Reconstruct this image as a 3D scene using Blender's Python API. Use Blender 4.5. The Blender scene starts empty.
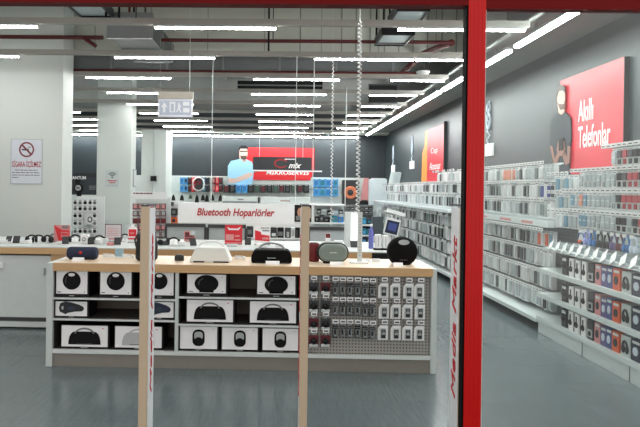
import bpy, bmesh, math, random
from mathutils import Matrix, Vector
random.seed(7)
S = bpy.context.scene
COL = S.collection
PI = math.pi
# ------------------------------------------------------------------ camera
F, CX, CY = 550.0, 266.9, 188.0
YAW, ROLL = 0.0184, 0.0131
EYE = Vector((0, 0, 1.55))
_r0 = Vector((math.cos(YAW), math.sin(YAW), 0)); _f = Vector((-math.sin(YAW), math.cos(YAW), 0)); _u0 = Vector((0, 0, 1))
CU = _u0 * math.cos(ROLL) - _r0 * math.sin(ROLL)
CR = _r0 * math.cos(ROLL) + _u0 * math.sin(ROLL)
cam_d = bpy.data.cameras.new('camera'); cam = bpy.data.objects.new('camera', cam_d); COL.objects.link(cam)
m3 = Matrix((CR, CU, -_f)).transposed()
cam.matrix_world = Matrix.Translation(EYE) @ m3.to_4x4()
cam_d.sensor_width = 36; cam_d.lens = F / 640 * 36
cam_d.shift_x = (320 - CX) / 640; cam_d.shift_y = (CY - 213.5) / 640
cam_d.clip_start = 0.05
S.camera = cam

def ray(px, py): return _f + CR * ((px - CX) / F) - CU * ((py - CY) / F)
def at(px, py, Y):
    d = ray(px, py); return EYE + d * (Y / d.y)
def atX(px, py, X):
    d = ray(px, py); return EYE + d * (X / d.x)
def XZ(px, py, Y):
    p = at(px, py, Y); return p.x, p.z

# ------------------------------------------------------------------ materials
def lin(c): return tuple(((v / 255) / 12.92 if v / 255 <= .04045 else ((v / 255 + .055) / 1.055) ** 2.4) for v in c)
MATS = {}
def new_mat(name):
    m = bpy.data.materials.new(name); m.use_nodes = True
    nt = m.node_tree; b = nt.nodes['Principled BSDF']
    return m, nt, b
def mat(rgb, rough=.5, metal=0.0, noise=.05, scale=14, stretch=None, emit=None, spec=None):
    key = (tuple(rgb), rough, metal, noise, scale, stretch, emit, spec)
    if key in MATS: return MATS[key]
    m, nt, b = new_mat('surface_%d' % len(MATS))
    l = lin(rgb)
    tc = nt.nodes.new('ShaderNodeTexCoord'); mp = nt.nodes.new('ShaderNodeMapping')
    if stretch: mp.inputs['Scale'].default_value = stretch
    n = nt.nodes.new('ShaderNodeTexNoise'); n.inputs['Scale'].default_value = scale; n.inputs['Detail'].default_value = 3
    mx = nt.nodes.new('ShaderNodeMix'); mx.data_type = 'RGBA'
    mx.inputs[6].default_value = (*[v * (1 - noise) for v in l], 1)
    mx.inputs[7].default_value = (*[min(1, v * (1 + noise)) for v in l], 1)
    nt.links.new(tc.outputs['Object'], mp.inputs[0]); nt.links.new(mp.outputs[0], n.inputs['Vector'])
    nt.links.new(n.outputs['Fac'], mx.inputs[0]); nt.links.new(mx.outputs[2], b.inputs['Base Color'])
    b.inputs['Roughness'].default_value = rough; b.inputs['Metallic'].default_value = metal
    if spec is not None: b.inputs['Specular IOR Level'].default_value = spec
    if emit:
        b.inputs['Emission Color'].default_value = (*emit[:3], 1); b.inputs['Emission Strength'].default_value = emit[3]
    MATS[key] = m
    return m

def glass_mat():
    m, nt, b = new_mat('clear_glass')
    tr = nt.nodes.new('ShaderNodeBsdfTransparent'); tr.inputs[0].default_value = (.95, .97, .96, 1)
    gl = nt.nodes.new('ShaderNodeBsdfGlossy'); gl.inputs['Roughness'].default_value = .02
    fr = nt.nodes.new('ShaderNodeFresnel'); fr.inputs[0].default_value = 1.45
    mx = nt.nodes.new('ShaderNodeMixShader'); out = nt.nodes['Material Output']
    df = nt.nodes.new('ShaderNodeBsdfDiffuse'); df.inputs[0].default_value = (.75, .8, .8, 1)
    m2 = nt.nodes.new('ShaderNodeMixShader'); m2.inputs[0].default_value = .006
    nt.links.new(fr.outputs[0], mx.inputs[0]); nt.links.new(tr.outputs[0], mx.inputs[1]); nt.links.new(gl.outputs[0], mx.inputs[2])
    nt.links.new(mx.outputs[0], m2.inputs[1]); nt.links.new(df.outputs[0], m2.inputs[2])
    nt.links.new(m2.outputs[0], out.inputs[0])
    return m
def acrylic_mat(rgb=(225, 232, 232), mixf=.35):
    m, nt, b = new_mat('clear_acrylic')
    tr = nt.nodes.new('ShaderNodeBsdfTransparent'); mx = nt.nodes.new('ShaderNodeMixShader'); mx.inputs[0].default_value = mixf
    b.inputs['Base Color'].default_value = (*lin(rgb), 1); b.inputs['Roughness'].default_value = .15
    nt.links.new(tr.outputs[0], mx.inputs[1]); nt.links.new(b.outputs[0], mx.inputs[2])
    nt.links.new(mx.outputs[0], nt.nodes['Material Output'].inputs[0])
    return m
def grid_mat(base, hole, size, mortar, axes='XZ', rough=.5):
    m, nt, b = new_mat('perforated_metal')
    tc = nt.nodes.new('ShaderNodeTexCoord'); sp = nt.nodes.new('ShaderNodeSeparateXYZ'); cb = nt.nodes.new('ShaderNodeCombineXYZ')
    nt.links.new(tc.outputs['Object'], sp.inputs[0])
    nt.links.new(sp.outputs[axes[0]], cb.inputs[0]); nt.links.new(sp.outputs[axes[1]], cb.inputs[1])
    br = nt.nodes.new('ShaderNodeTexBrick'); br.offset = 0
    br.inputs['Scale'].default_value = 1; br.inputs['Brick Width'].default_value = size; br.inputs['Row Height'].default_value = size
    br.inputs['Mortar Size'].default_value = mortar; br.inputs['Mortar Smooth'].default_value = 0
    br.inputs['Color1'].default_value = (*lin(hole), 1); br.inputs['Color2'].default_value = (*lin(hole), 1); br.inputs['Mortar'].default_value = (*lin(base), 1)
    nt.links.new(cb.outputs[0], br.inputs['Vector']); nt.links.new(br.outputs['Color'], b.inputs['Base Color'])
    b.inputs['Roughness'].default_value = rough
    return m
def floor_mat():
    m, nt, b = new_mat('slate_vinyl_tiles')
    tc = nt.nodes.new('ShaderNodeTexCoord')
    br = nt.nodes.new('ShaderNodeTexBrick'); br.offset = .5
    br.inputs['Scale'].default_value = 1; br.inputs['Brick Width'].default_value = .9; br.inputs['Row Height'].default_value = .45
    br.inputs['Mortar Size'].default_value = .002
    br.inputs['Color1'].default_value = (*lin((92, 103, 105)), 1); br.inputs['Color2'].default_value = (*lin((98, 109, 111)), 1)
    br.inputs['Mortar'].default_value = (*lin((84, 94, 96)), 1)
    nt.links.new(tc.outputs['Object'], br.inputs['Vector'])
    mp = nt.nodes.new('ShaderNodeMapping'); mp.inputs['Scale'].default_value = (30, 2.5, 1)
    mp.inputs['Rotation'].default_value = (0, 0, .1)
    n = nt.nodes.new('ShaderNodeTexNoise'); n.inputs['Scale'].default_value = 2; n.inputs['Detail'].default_value = 5
    nt.links.new(tc.outputs['Object'], mp.inputs[0]); nt.links.new(mp.outputs[0], n.inputs['Vector'])
    mx = nt.nodes.new('ShaderNodeMix'); mx.data_type = 'RGBA'; mx.blend_type = 'MULTIPLY'; mx.inputs[0].default_value = 1
    rp = nt.nodes.new('ShaderNodeValToRGB'); rp.color_ramp.elements[0].position = .3; rp.color_ramp.elements[0].color = (.86, .86, .86, 1)
    rp.color_ramp.elements[1].position = .7; rp.color_ramp.elements[1].color = (1.08, 1.08, 1.08, 1)
    nt.links.new(n.outputs['Fac'], rp.inputs[0]); nt.links.new(br.outputs['Color'], mx.inputs[6]); nt.links.new(rp.outputs[0], mx.inputs[7])
    nt.links.new(mx.outputs[2], b.inputs['Base Color'])
    b.inputs['Roughness'].default_value = .22; b.inputs['Specular IOR Level'].default_value = .8
    return m

WHITE = mat((226, 229, 228), .45); OFFW = mat((205, 212, 210), .5); PALE = mat((196, 204, 202), .5)
PAPER = mat((236, 236, 236), .6); LGREY = mat((165, 170, 170), .5); MGREY = mat((112, 116, 117), .5); DGREY = mat((58, 61, 63), .5)
BLACK = mat((14, 14, 15), .5, spec=.3); SOFTBLACK = mat((18, 18, 19), .8, spec=.2); CHAR = mat((40, 41, 43), .6)
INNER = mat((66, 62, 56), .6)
DARKBROWN = mat((112, 103, 92), .6)
WOOD = mat((198, 160, 114), .45, noise=.12, scale=6, stretch=(1, 8, 14)); WOODTOP = mat((222, 200, 172), .38, noise=.06, scale=5, stretch=(1, 10, 10))
BEIGE = mat((184, 163, 138), .5, noise=.04)
RED = mat((196, 20, 22), .35); REDP = mat((208, 36, 48), .5); DARKRED = mat((104, 22, 24), .5); MAROON = mat((96, 30, 38), .6); INKRED = mat((190, 24, 30), .5)
PIPE = mat((84, 16, 16), .5); PINK = mat((206, 140, 140), .6)
WALLW = mat((206, 213, 209), .7, noise=.02, scale=3); DARKWALL = mat((42, 50, 54), .42, noise=.03, scale=2)
CONC = mat((188, 191, 182), .85, noise=.05, scale=2); CONCD = mat((140, 142, 138), .85, noise=.08, scale=2); CONCS = mat((140, 143, 137), .85)
TRAY = mat((158, 156, 149), .6, noise=.03); STEEL = mat((150, 155, 156), .35, .6)
SKIN = mat((190, 140, 115), .6); SKINP = mat((205, 175, 160), .6); SKIND = mat((150, 112, 98), .6); SHIRTB = mat((150, 200, 226), .6); SHIRTG = mat((50, 57, 63), .6)
BLUE = mat((38, 112, 176), .5); LBLUE = mat((70, 150, 205), .5); TEAL = mat((36, 120, 140), .5); NAVY = mat((24, 34, 58), .6); PURPLE = mat((92, 80, 128), .5)
ORANGE = mat((214, 92, 44), .5); YELLOW = mat((214, 140, 50), .5); GREEN = mat((60, 90, 70), .5); PALEB = mat((196, 208, 222), .5)
SILVERG = mat((120, 134, 128), .4, .2)
LAMP = mat((255, 255, 255), .5, emit=(1.0, .985, .95, 40.0))
LAMPW = mat((255, 255, 255), .5, emit=(.95, 1.0, .99, 52.0))
SCREEN = mat((235, 240, 240), .4, emit=(.95, 1, 1, .9))
GLASS = glass_mat(); ACRYL = acrylic_mat(); BLISTER = acrylic_mat((190, 198, 200), .3)
FLOOR = floor_mat(); PEG = grid_mat((160, 158, 152), (76, 74, 70), .027, .0075); PERF = grid_mat((196, 203, 203), (140, 148, 150), .05, .018, 'YZ')

# ------------------------------------------------------------------ mesh builder
class MB:
    def __init__(s): s.v = []; s.f = []; s.m = []; s.sm = []; s.mats = []
    def mi(s, m):
        if m not in s.mats: s.mats.append(m)
        return s.mats.index(m)
    def add(s, vs, fs, m, smooth=False):
        o = len(s.v); s.v += [tuple(v) for v in vs]; k = s.mi(m)
        for f in fs: s.f.append([o + i for i in f]); s.m.append(k); s.sm.append(smooth)
        return s
    def box(s, x0, x1, y0, y1, z0, z1, m):
        x0, x1 = min(x0, x1), max(x0, x1); y0, y1 = min(y0, y1), max(y0, y1); z0, z1 = min(z0, z1), max(z0, z1)
        vs = [(x0, y0, z0), (x1, y0, z0), (x1, y1, z0), (x0, y1, z0), (x0, y0, z1), (x1, y0, z1), (x1, y1, z1), (x0, y1, z1)]
        return s.add(vs, [(0, 3, 2, 1), (4, 5, 6, 7), (0, 1, 5, 4), (1, 2, 6, 5), (2, 3, 7, 6), (3, 0, 4, 7)], m)
    def prism(s, pts, axis, d0, d1, m, smooth=False):
        # pts 2d; axis 'Y': (x,z) extruded along y; 'X': (y,z) along x; 'Z': (x,y) along z
        def P(p, d): return (p[0], d, p[1]) if axis == 'Y' else ((d, p[0], p[1]) if axis == 'X' else (p[0], p[1], d))
        n = len(pts); a = sum(pts[i][0] * pts[(i + 1) % n][1] - pts[(i + 1) % n][0] * pts[i][1] for i in range(n))
        if a < 0: pts = pts[::-1]
        d0, d1 = min(d0, d1), max(d0, d1)
        vs = [P(p, d0) for p in pts] + [P(p, d1) for p in pts]
        if axis == 'Y': fs = [list(range(n)), list(range(2 * n - 1, n - 1, -1))] + [(i, n + i, n + (i + 1) % n, (i + 1) % n) for i in range(n)]
        else: fs = [list(range(n - 1, -1, -1)), list(range(n, 2 * n))] + [(i, (i + 1) % n, n + (i + 1) % n, n + i) for i in range(n)]
        return s.add(vs, fs, m, smooth)
    def tube(s, pts, r, m, n=8, caps=True):
        pts = [Vector(p) for p in pts]; rs = r if isinstance(r, (list, tuple)) else [r] * len(pts)
        rings = []; prev = None
        for i, p in enumerate(pts):
            t = (pts[min(i + 1, len(pts) - 1)] - pts[max(i - 1, 0)]).normalized()
            if prev is None:
                a = Vector((0, 0, 1)) if abs(t.z) < .9 else Vector((1, 0, 0)); nn = t.cross(a).normalized()
            else:
                nn = (prev - t * prev.dot(t)).normalized()
            prev = nn; bb = t.cross(nn)
            rings.append([p + (nn * math.cos(2 * PI * k / n) + bb * math.sin(2 * PI * k / n)) * rs[i] for k in range(n)])
        vs = [v for g in rings for v in g]; fs = []
        for i in range(len(pts) - 1):
            for k in range(n):
                fs.append((i * n + k, i * n + (k + 1) % n, (i + 1) * n + (k + 1) % n, (i + 1) * n + k))
        s.add(vs, fs, m, True)
        if caps:
            s.add(rings[0], [list(range(n - 1, -1, -1))], m); s.add(rings[-1], [list(range(n))], m)
        return s
    def lathe(s, c, prof, m, n=20, axis='Z', sx=1.0, sy=1.0):
        vs = []; fs = []
        for (r, h) in prof:
            for k in range(n):
                a = 2 * PI * k / n; p = (r * math.cos(a) * sx, r * math.sin(a) * sy)
                q = (p[0], p[1], h) if axis == 'Z' else ((p[0], -h, p[1]) if axis == 'Y' else (h, p[0], p[1]))
                vs.append((c[0] + q[0], c[1] + q[1], c[2] + q[2]))
        for i in range(len(prof) - 1):
            for k in range(n): fs.append((i * n + k, i * n + (k + 1) % n, (i + 1) * n + (k + 1) % n, (i + 1) * n + k))
        fs.append(list(range(n - 1, -1, -1))); fs.append([(len(prof) - 1) * n + k for k in range(n)])
        return s.add(vs, fs, m, True)
    def ball(s, c, r, m, n=14):
        rx, ry, rz = r if isinstance(r, (tuple, list)) else (r, r, r)
        prof = [(max(.02, math.sin(PI * i / 8)) , -math.cos(PI * i / 8)) for i in range(9)]
        vs = []; fs = []
        for (q, h) in prof:
            for k in range(n):
                a = 2 * PI * k / n; vs.append((c[0] + rx * q * math.cos(a), c[1] + ry * q * math.sin(a), c[2] + rz * h))
        for i in range(8):
            for k in range(n): fs.append((i * n + k, i * n + (k + 1) % n, (i + 1) * n + (k + 1) % n, (i + 1) * n + k))
        fs.append(list(range(n - 1, -1, -1))); fs.append([8 * n + k for k in range(n)])
        return s.add(vs, fs, m, True)
    def xform(s, M):
        s.v = [tuple(M @ Vector(v)) for v in s.v]; return s
    def mesh(s, name):
        me = bpy.data.meshes.new(name); me.from_pydata(s.v, [], s.f)
        for m in s.mats: me.materials.append(m)
        me.polygons.foreach_set('material_index', s.m); me.polygons.foreach_set('use_smooth', s.sm); me.update()
        return me
    def build(s, name, parent=None, loc=None, bevel=0):
        o = bpy.data.objects.new(name, s.mesh(name)); COL.objects.link(o)
        if parent: o.parent = parent
        if loc is not None: o.location = loc
        if bevel:
            b = o.modifiers.new('edge', 'BEVEL'); b.width = bevel; b.segments = 2; b.limit_method = 'ANGLE'; b.angle_limit = .6
        return o
def tag(o, label=None, cat=None, group=None, kind=None):
    if label: o['label'] = label
    if cat: o['category'] = cat
    if group: o['group'] = group
    if kind: o['kind'] = kind
    return o
def thing(name, label, cat, loc=(0, 0, 0), rz=0, group=None):
    o = bpy.data.objects.new(name, None); COL.objects.link(o); o.empty_display_size = .1
    o.location = loc; o.rotation_euler = (0, 0, rz)
    return tag(o, label, cat, group)
def single(mb, name, label, cat, loc=(0, 0, 0), group=None, bevel=0, rz=0):
    o = mb.build(name, None, loc, bevel); o.rotation_euler = (0, 0, rz)
    return tag(o, label, cat, group)
def struct(mb, name): return tag(mb.build(name), kind='structure')
def clone(o, loc, label=None, group=None, rz=None):
    r = o.copy(); COL.objects.link(r); r.location = loc
    if rz is not None: r.rotation_euler = (0, 0, rz)
    if label: r['label'] = label
    if group: r['group'] = group
    for ch in list(o.children):
        c = ch.copy(); COL.objects.link(c); c.parent = r
        for g in list(ch.children):
            d = g.copy(); COL.objects.link(d); d.parent = c
    return r
def rrect(cx, cz, w, h, r, n=4):
    pts = []
    for (sx, sz, a0) in ((1, -1, -PI / 2), (1, 1, 0), (-1, 1, PI / 2), (-1, -1, PI)):
        for i in range(n + 1):
            a = a0 + (PI / 2) * i / n
            pts.append((cx + sx * (w / 2 - r) + r * math.cos(a), cz + sz * (h / 2 - r) + r * math.sin(a)))
    return pts
def ell(cx, cz, rx, rz, n=24): return [(cx + rx * math.cos(2 * PI * i / n), cz + rz * math.sin(2 * PI * i / n)) for i in range(n)]
def arcpts(cx, cz, r, a0, a1, n=12, rz=None): return [(cx + r * math.cos(a0 + (a1 - a0) * i / n), cz + (rz or r) * math.sin(a0 + (a1 - a0) * i / n)) for i in range(n + 1)]

# lettering: mesh text fitted in w x h, facing -Y ('front'), -X ('west') or +X ('east'); (cx, cz) is its centre
def lettering(name, s, w, h, m, parent, centre, face='front', shear=0.0, bold=0.0, vertical=False, thick=.003):
    cu = bpy.data.curves.new('txt', 'FONT'); cu.body = s; cu.size = 1; cu.shear = shear; cu.offset = bold; cu.extrude = .01; cu.resolution_u = 3
    t = bpy.data.objects.new('txt', cu); COL.objects.link(t)
    dg = bpy.context.evaluated_depsgraph_get(); dg.update()
    me = bpy.data.meshes.new_from_object(t.evaluated_get(dg)); bpy.data.objects.remove(t)
    xs = [v.co.x for v in me.vertices]; ys = [v.co.y for v in me.vertices]
    x0, x1, y0, y1 = min(xs), max(xs), min(ys), max(ys)
    for v in me.vertices:
        a = ((v.co.x - x0) / (x1 - x0) - .5) * w; b = ((v.co.y - y0) / (y1 - y0) - .5) * h; c = thick * (1 if v.co.z > 0 else 0)
        if vertical: a, b = -b, a
        if face == 'front': p = (a, -c, b)
        elif face == 'west': p = (-c, -a, b)
        else: p = (c, a, b)
        v.co = (centre[0] + p[0], centre[1] + p[1], centre[2] + p[2])
    me.materials.clear(); me.materials.append(m)
    for p in me.polygons: p.material_index = 0
    o = bpy.data.objects.new(name, me); COL.objects.link(o); o.parent = parent
    return o
def dashes(mb, x0, x1, z, h, y, m, seed=0, face='front'):
    rr = random.Random(seed); x = x0
    while x < x1 - .002:
        w = min(x1 - x, (x1 - x0) * rr.uniform(.08, .2))
        if face == 'front': mb.box(x, x + w, y - .0015, y, z, z + h, m)
        else: mb.box(y - .0015, y, -x - w, -x, z, z + h, m)
        x += w + (x1 - x0) * .025

# ------------------------------------------------------------------ room shell
XR, XL, YB, YF = 3.65, -8.0, 18.6, 2.5
struct(MB().box(-9, 6, -3, 19, -.1, 0, FLOOR), 'floor')
struct(MB().box(XR, XR + .15, YF, 19, 0, 4.6, mat((47, 58, 61), .42, noise=.03, scale=2)), 'wall_right')
struct(MB().box(XL - .15, XL, YF, 19, 0, 4.6, WALLW), 'wall_left')
# back wall: white lower zone, dark upper band
w = MB()
zsplit = at(250, 176.5, YB).z
w.box(XL, XR, YB, YB + .15, 0, zsplit, WALLW); w.box(XL, XR, YB, YB + .15, zsplit, 4.6, DARKWALL)
struct(w, 'wall_back')
ZC = 4.55
w = MB().box(XL, XR, YF, 8.95, ZC, ZC + .1, CONC).box(XL, XR, 8.95, 18.75, 4.1, 4.2, CONCD)
struct(w, 'ceiling')
# deep concrete beam crossing the shop with panel seams
ZBM = at(277, 52, 8.9).z
w = MB().box(XL, XR, 8.9, 9.25, ZBM, ZC, CONC)
x = -7.6
while x < 3.4:
    w.box(x, x + .012, 8.892, 8.9, ZBM, ZC, CONCS); x += .92
x = 1.0
while x < 3.4:
    w.box(x, x + .02, 8.885, 8.9, ZBM, ZC, CONCS); x += .23
struct(w, 'beam')
# low soffit along the right wall
struct(MB().box(2.72, XR, YF, YB, 3.42, 3.44, CONCD), 'trim_1')
# white columns
c1 = XZ(61.5, 200, 8.4)
w = MB().box(-5.6, c1[0], 8.4, 8.82, 0, 4.5, WALLW)
struct(w, 'column_1')
xa, xb = XZ(97, 150, 12)[0], XZ(131, 150, 12)[0]
struct(MB().box(xa, xb, 12, 12.42, 0, 4.1, WALLW), 'column_2')
xa, xb = XZ(141.5, 150, 17)[0], XZ(166, 150, 17)[0]
struct(MB().box(xa, xb, 17, 18.0, 0, 3.32, WALLW), 'column_3')

# storefront: red posts, head beam, glass
zb1 = at(230, 3.6, YF).z; zb2 = at(560, 9.2, YF).z
xp0, xp1 = XZ(463.5, 213, YF)[0], XZ(483.5, 213, YF)[0]
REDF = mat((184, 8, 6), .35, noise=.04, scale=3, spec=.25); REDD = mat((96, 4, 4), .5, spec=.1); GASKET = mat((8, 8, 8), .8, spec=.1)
w = MB().box(xp0 + .012, xp1, YF, YF + .05, 0, zb2 + .4, REDF)
w.box(xp0 + .004, xp0 + .012, YF + .004, YF + .05, 0, zb1, GASKET)
for k in range(4):
    xx = xp0 + .02 + k * .018
    w.box(xx, xx + .007, YF - .0012, YF, 0, zb2 + .4, REDF)
struct(w, 'trim_2')
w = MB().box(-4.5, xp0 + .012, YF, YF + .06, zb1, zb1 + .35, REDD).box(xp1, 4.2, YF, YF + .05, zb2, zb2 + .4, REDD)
struct(w, 'trim_3')
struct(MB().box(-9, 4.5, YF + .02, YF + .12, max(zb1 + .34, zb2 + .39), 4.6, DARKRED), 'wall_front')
struct(MB().box(xp1, 4.2, YF + .02, YF + .03, 0.0, zb2, GLASS), 'window_1')
struct(MB().box(xp1 - .002, xp1 + .008, YF + .015, YF + .05, 0, zb2, PALE), 'trim_4')

# ------------------------------------------------------------------ ceiling: lighting rows, trays
ZL = 3.3
Y1, DY = 6.05, 1.415
per = 2.69
def row_segments(k):
    base = [-1.375, -2.24, -3.13, -3.28 + .2, -2.78, -2.6, -3.28, -3.35, -3.4]
    return base[k]
def lamp(label, x0, x1, y, z, axis='X'):
    t = thing('ceiling_tube_lamp', label, 'ceiling lamp', ((x0 + x1) / 2, y, z), 0, None)
    h = (x1 - x0) / 2
    MB().box(-h, h, -.03, .03, .01, .035, LGREY).build('housing', t)
    MB().box(-h + .005, h - .005, -.017, .017, -.004, .01, LAMP).build('diffuser', t)
    return t
ORD = ['first', 'second', 'third', 'fourth', 'fifth', 'sixth', 'seventh', 'eighth', 'ninth', 'tenth', 'eleventh', 'twelfth']
segs = {  # pixel spans read off the photograph row by row
    0: [(-90, 33), (152, 274), (395, 521)],
    1: [(-86, 15), (112, 213), (312, 411), (413, 484)],
    2: [(-86, 0), (83, 169), (252, 338), (389, 442)],
    3: [(-40, 33), (105, 178), (250, 325), (368, 415)],
    4: [(-10, 58), (125, 192), (253, 319), (360, 398)],
    5: [(20, 78), (138, 197), (255, 312), (347, 383)],
    6: [(50, 98), (153, 206), (258, 311), (342, 375)],
    7: [(68, 114), (162, 211), (258, 307), (336, 366)],
    8: [(78, 124), (170, 212), (260, 304), (332, 357)]}
PLACE = ['at the left end', 'left of centre', 'right of centre', 'at the right end']
for k in range(9):
    y = Y1 + k * DY
    tr = single(MB().box(-7.6, 2.72, -.035, .035, .035, .1, TRAY), 'cable_tray', 'thin grey lighting rail across the shop, %s from the entrance' % ORD[k], 'lighting rail', (0, y, ZL), 'grey lighting rails')
    for i, (a, b) in enumerate(segs[k]):
        x0 = (a - 277) / F * y; x1 = (b - 277) / F * y
        if x0 < -7.5: x0 = -7.5
        if x1 > 2.71: x1 = 2.71
        lamp('glowing white tube lamp %s of the %s lighting rail from the entrance' % (PLACE[i], ORD[k]), x0, x1, y, ZL)
# rows nearer the entrance, above the frame, on the same spacing
for y in (Y1 - DY, Y1 - 2 * DY):
    single(MB().box(-7.6, 2.72, -.035, .035, .035, .1, TRAY), 'cable_tray', 'grey lighting rail just inside the entrance', 'lighting rail', (0, y, ZL), 'rails inside the entrance')
    for x0 in (-6.0, -3.3, -.65, 1.3):
        o = lamp('white tube lamp just inside the entrance', x0, x0 + 1.35, y, ZL); o['group'] = 'lamps inside the entrance'
# perimeter lights on the right (run along the aisle) and along the back wall
XP = 2.85
cuts = [3.0, 6.13 - .03, 7.6, 10.9, 12.6, 15.6, 17.9]
pm = [atX(582, 10.5, XP).y, atX(511, 51, XP).y, atX(459, 80.5, XP).y, atX(411, 108, XP).y, atX(372, 130, XP).y, 17.8]
pm = [3.4] + pm
yy = [3.2] + [((XP) * F / (px - 277)) for px in (509, 439, 402, 373)] + [17.7]
for i in range(5):
    a, b = yy[i] + .09, yy[i + 1] - .09
    t = thing('ceiling_tube_lamp', 'long glowing tube lamp above the right aisle, %s from the glass pane' % ORD[i], 'ceiling lamp', (XP, (a + b) / 2, 3.3))
    h = (b - a) / 2
    MB().box(-.035, .035, -h, h, .0, .03, MGREY).box(.035, .042, -h, h, -.03, .03, MGREY).build('housing', t)  # wall-side flange added to shield the wall from lamp light
    MB().box(-.03, .034, -h + .02, h - .02, -.03, .0, LAMPW).build('diffuser', t)
    for q in (-h * .7, h * .7): MB().box(-.01, .01, q - .01, q + .01, .03, .12, MGREY).build('bracket', t)
t = thing('ceiling_tube_lamp', 'continuous light line along the top of the dark back wall', 'ceiling lamp', (-2.3, 18.35, 3.28))
MB().box(-5.0, 5.0, -.04, .04, .0, .03, LGREY).box(-5.0, 5.0, .04, .05, -.03, .03, LGREY).build('housing', t)  # rear flange added to keep the lamp off the back wall
MB().box(-4.98, 4.98, -.035, .035, -.03, .0, LAMPW).build('diffuser', t)
struct(MB().box(XL, XR, 18.1, YB, 3.36, 3.44, CONC), 'trim_5')

# sprinkler pipes
def pipe(pts, r, label, name='sprinkler_pipe', m=PIPE):
    return single(MB().tube(pts, r, m, 8), name, label, 'pipe')
def hline(px0, px1, py, Y, r, label):
    a = at(px0, py, Y); b = at(px1, py, Y); z = at(277, py, Y).z
    pipe([(a.x, Y, z), (b.x, Y, z)], r, label)
hline(-60, 520, 21.5, 7.0, .022, 'dark red sprinkler pipe crossing just above the first lighting rail')
hline(-60, 103, 39, 7.8, .03, 'short dark red sprinkler pipe left of the round duct')
hline(141, 452, 41, 7.8, .026, 'red sprinkler pipe crossing between the first and second lighting rails')
hline(-20, 420, 72.5, 9.6, .03, 'dark red sprinkler pipe crossing above the third lighting rail')
a = at(452, 31, 7.8); b = at(403, 75, 9.9)
pipe([(a.x, 7.8, at(277, 41, 7.8).z), ((a.x + b.x) / 2 - .05, 8.7, (a.z + b.z) / 2), (b.x, 9.9, at(277, 72.5, 9.9).z + .03)], .05, 'thick dark red pipe slanting down near the red post')
a = at(83, 38, 7.8); b = at(97, 47, 7.8)
pipe([(a.x, 7.8, at(277, 39, 7.8).z), (b.x, 7.75, b.z)], .028, 'short dark red pipe branch slanting down at upper left')
# drop rods
for i, (px, p0, p1, Y, r, lb) in enumerate([(106, 4, 18, 6.9, .016, 'black hanger rod above the bluish vent at upper left'), (129, 4, 44, 7.7, .018, 'dark red hanger rod at upper left beside the duct'), (133.5, 28, 46, 7.9, .016, 'black hanger rod at the duct corner'),
        (136, 4, 22, 6.9, .008, 'thin dark hanger rod between the duct and the evacuation sign'), (145, 28, 40, 7.7, .014, 'dark hanger rod left of the first centre lamp'), (268.5, 4, 52, 7.7, .015, 'black hanger rod at the centre of the ceiling'), (273, 4, 40, 7.9, .008, 'thin dark rod close right of the central black hanger rod'),
        (119, 12, 22, 6.9, .014, 'short black hanger rod left of the red hanger rod'), (300, 4, 52, 7.9, .006, 'thin grey rod right of the central hanger rods')]):
    a = at(px, p0, Y); b = at(px, p1, Y)
    single(MB().tube([(b.x, Y, ZC), (b.x, Y, b.z)], r, BLACK if 'black' in lb else (PIPE if 'red' in lb else DGREY), 6), 'hanger_rod', lb, 'hanger rod')
# air vents: framed pale panels
VENT = mat((176, 192, 194), .4)
def vent(px0, px1, py0, py1, zc, label):
    dy0 = 188.3 - py0; y1 = F * (zc - 1.55) / (at(277, py0, 1).z - 1.55) / F if False else (zc - 1.55) / (at(277, py0, 1).z - 1.55)
    y0 = (zc - 1.55) / (at(277, py1, 1).z - 1.55)
    x0 = (px0 - 277) / F * y1; x1 = (px1 - 277) / F * y1
    t = thing('ceiling_vent', label, 'air vent', ((x0 + x1) / 2, (y0 + y1) / 2, zc))
    hx, hy = (x1 - x0) / 2, abs(y1 - y0) / 2
    MB().box(-hx, hx, -hy, hy, 0, .05, VENT).build('panel', t)
    f = MB(); b = .025
    f.box(-hx - b, hx + b, -hy - b, -hy, -.02, .09, BLACK).box(-hx - b, hx + b, hy, hy + b, -.02, .09, BLACK).box(-hx - b, -hx, -hy, hy, -.02, .09, DGREY).box(hx, hx + b, -hy, hy, -.02, .09, DGREY)
    f.build('frame', t)
    for sx in (-1, 1):
        for sy in (-1, 1): MB().box(sx * hx - .012, sx * hx + .012, sy * hy - .012, sy * hy + .012, .09, ZC - zc, BLACK).build('hanger', t)
vent(387, 414, 22, 9, 3.75, 'pale framed vent panel nearest the red post')
vent(374, 401, 43.5, 33, 3.62, 'pale framed vent panel behind the first, right of the long coiled cord')
vent(78, 108, 17, 6, 3.75, 'bluish framed vent panel at upper left beside the white wall')
# sheet metal ducts
DUCT = mat((84, 90, 88), .5, .1)
t = thing('air_duct', 'grey sheet metal duct running away from the upper left corner', 'air duct', (-1.95, 7.7, 3.5))
MB().box(-.28, .28, -.55, 1.0, 0, .3, DUCT).build('shell', t)
f = MB()
for yy_ in (-.56, .1, .8): MB().box(-.3, .3, yy_, yy_ + .04, -.02, .32, STEEL).build('flange', t)
t = thing('air_duct', 'wide grey duct crossing above the third lighting rail', 'air duct', (-1.5, 10.0, 3.58))
MB().box(-4.5, 3.5, -.25, .25, 0, .3, MGREY).build('shell', t)
f = MB()
for i in range(9): MB().box(-4.5 + i, -4.46 + i, -.27, .27, -.02, .32, STEEL).build('flange', t)
a = at(238, 86, 11); b = at(322, 86, 11)
t = thing('ceiling_grille', 'long black ceiling grille behind the third lighting rail', 'air grille', ((a.x + b.x) / 2, 11.0, at(277, 86, 11).z))
MB().box(-.85, .85, 0, .1, -.07, .1, BLACK).build('opening', t)
MB().box(-.85, .85, -.02, 0, .0, .025, MGREY).build('louvre', t); MB().box(-.85, .85, -.02, 0, -.08, -.06, MGREY).build('louvre', t)
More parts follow.
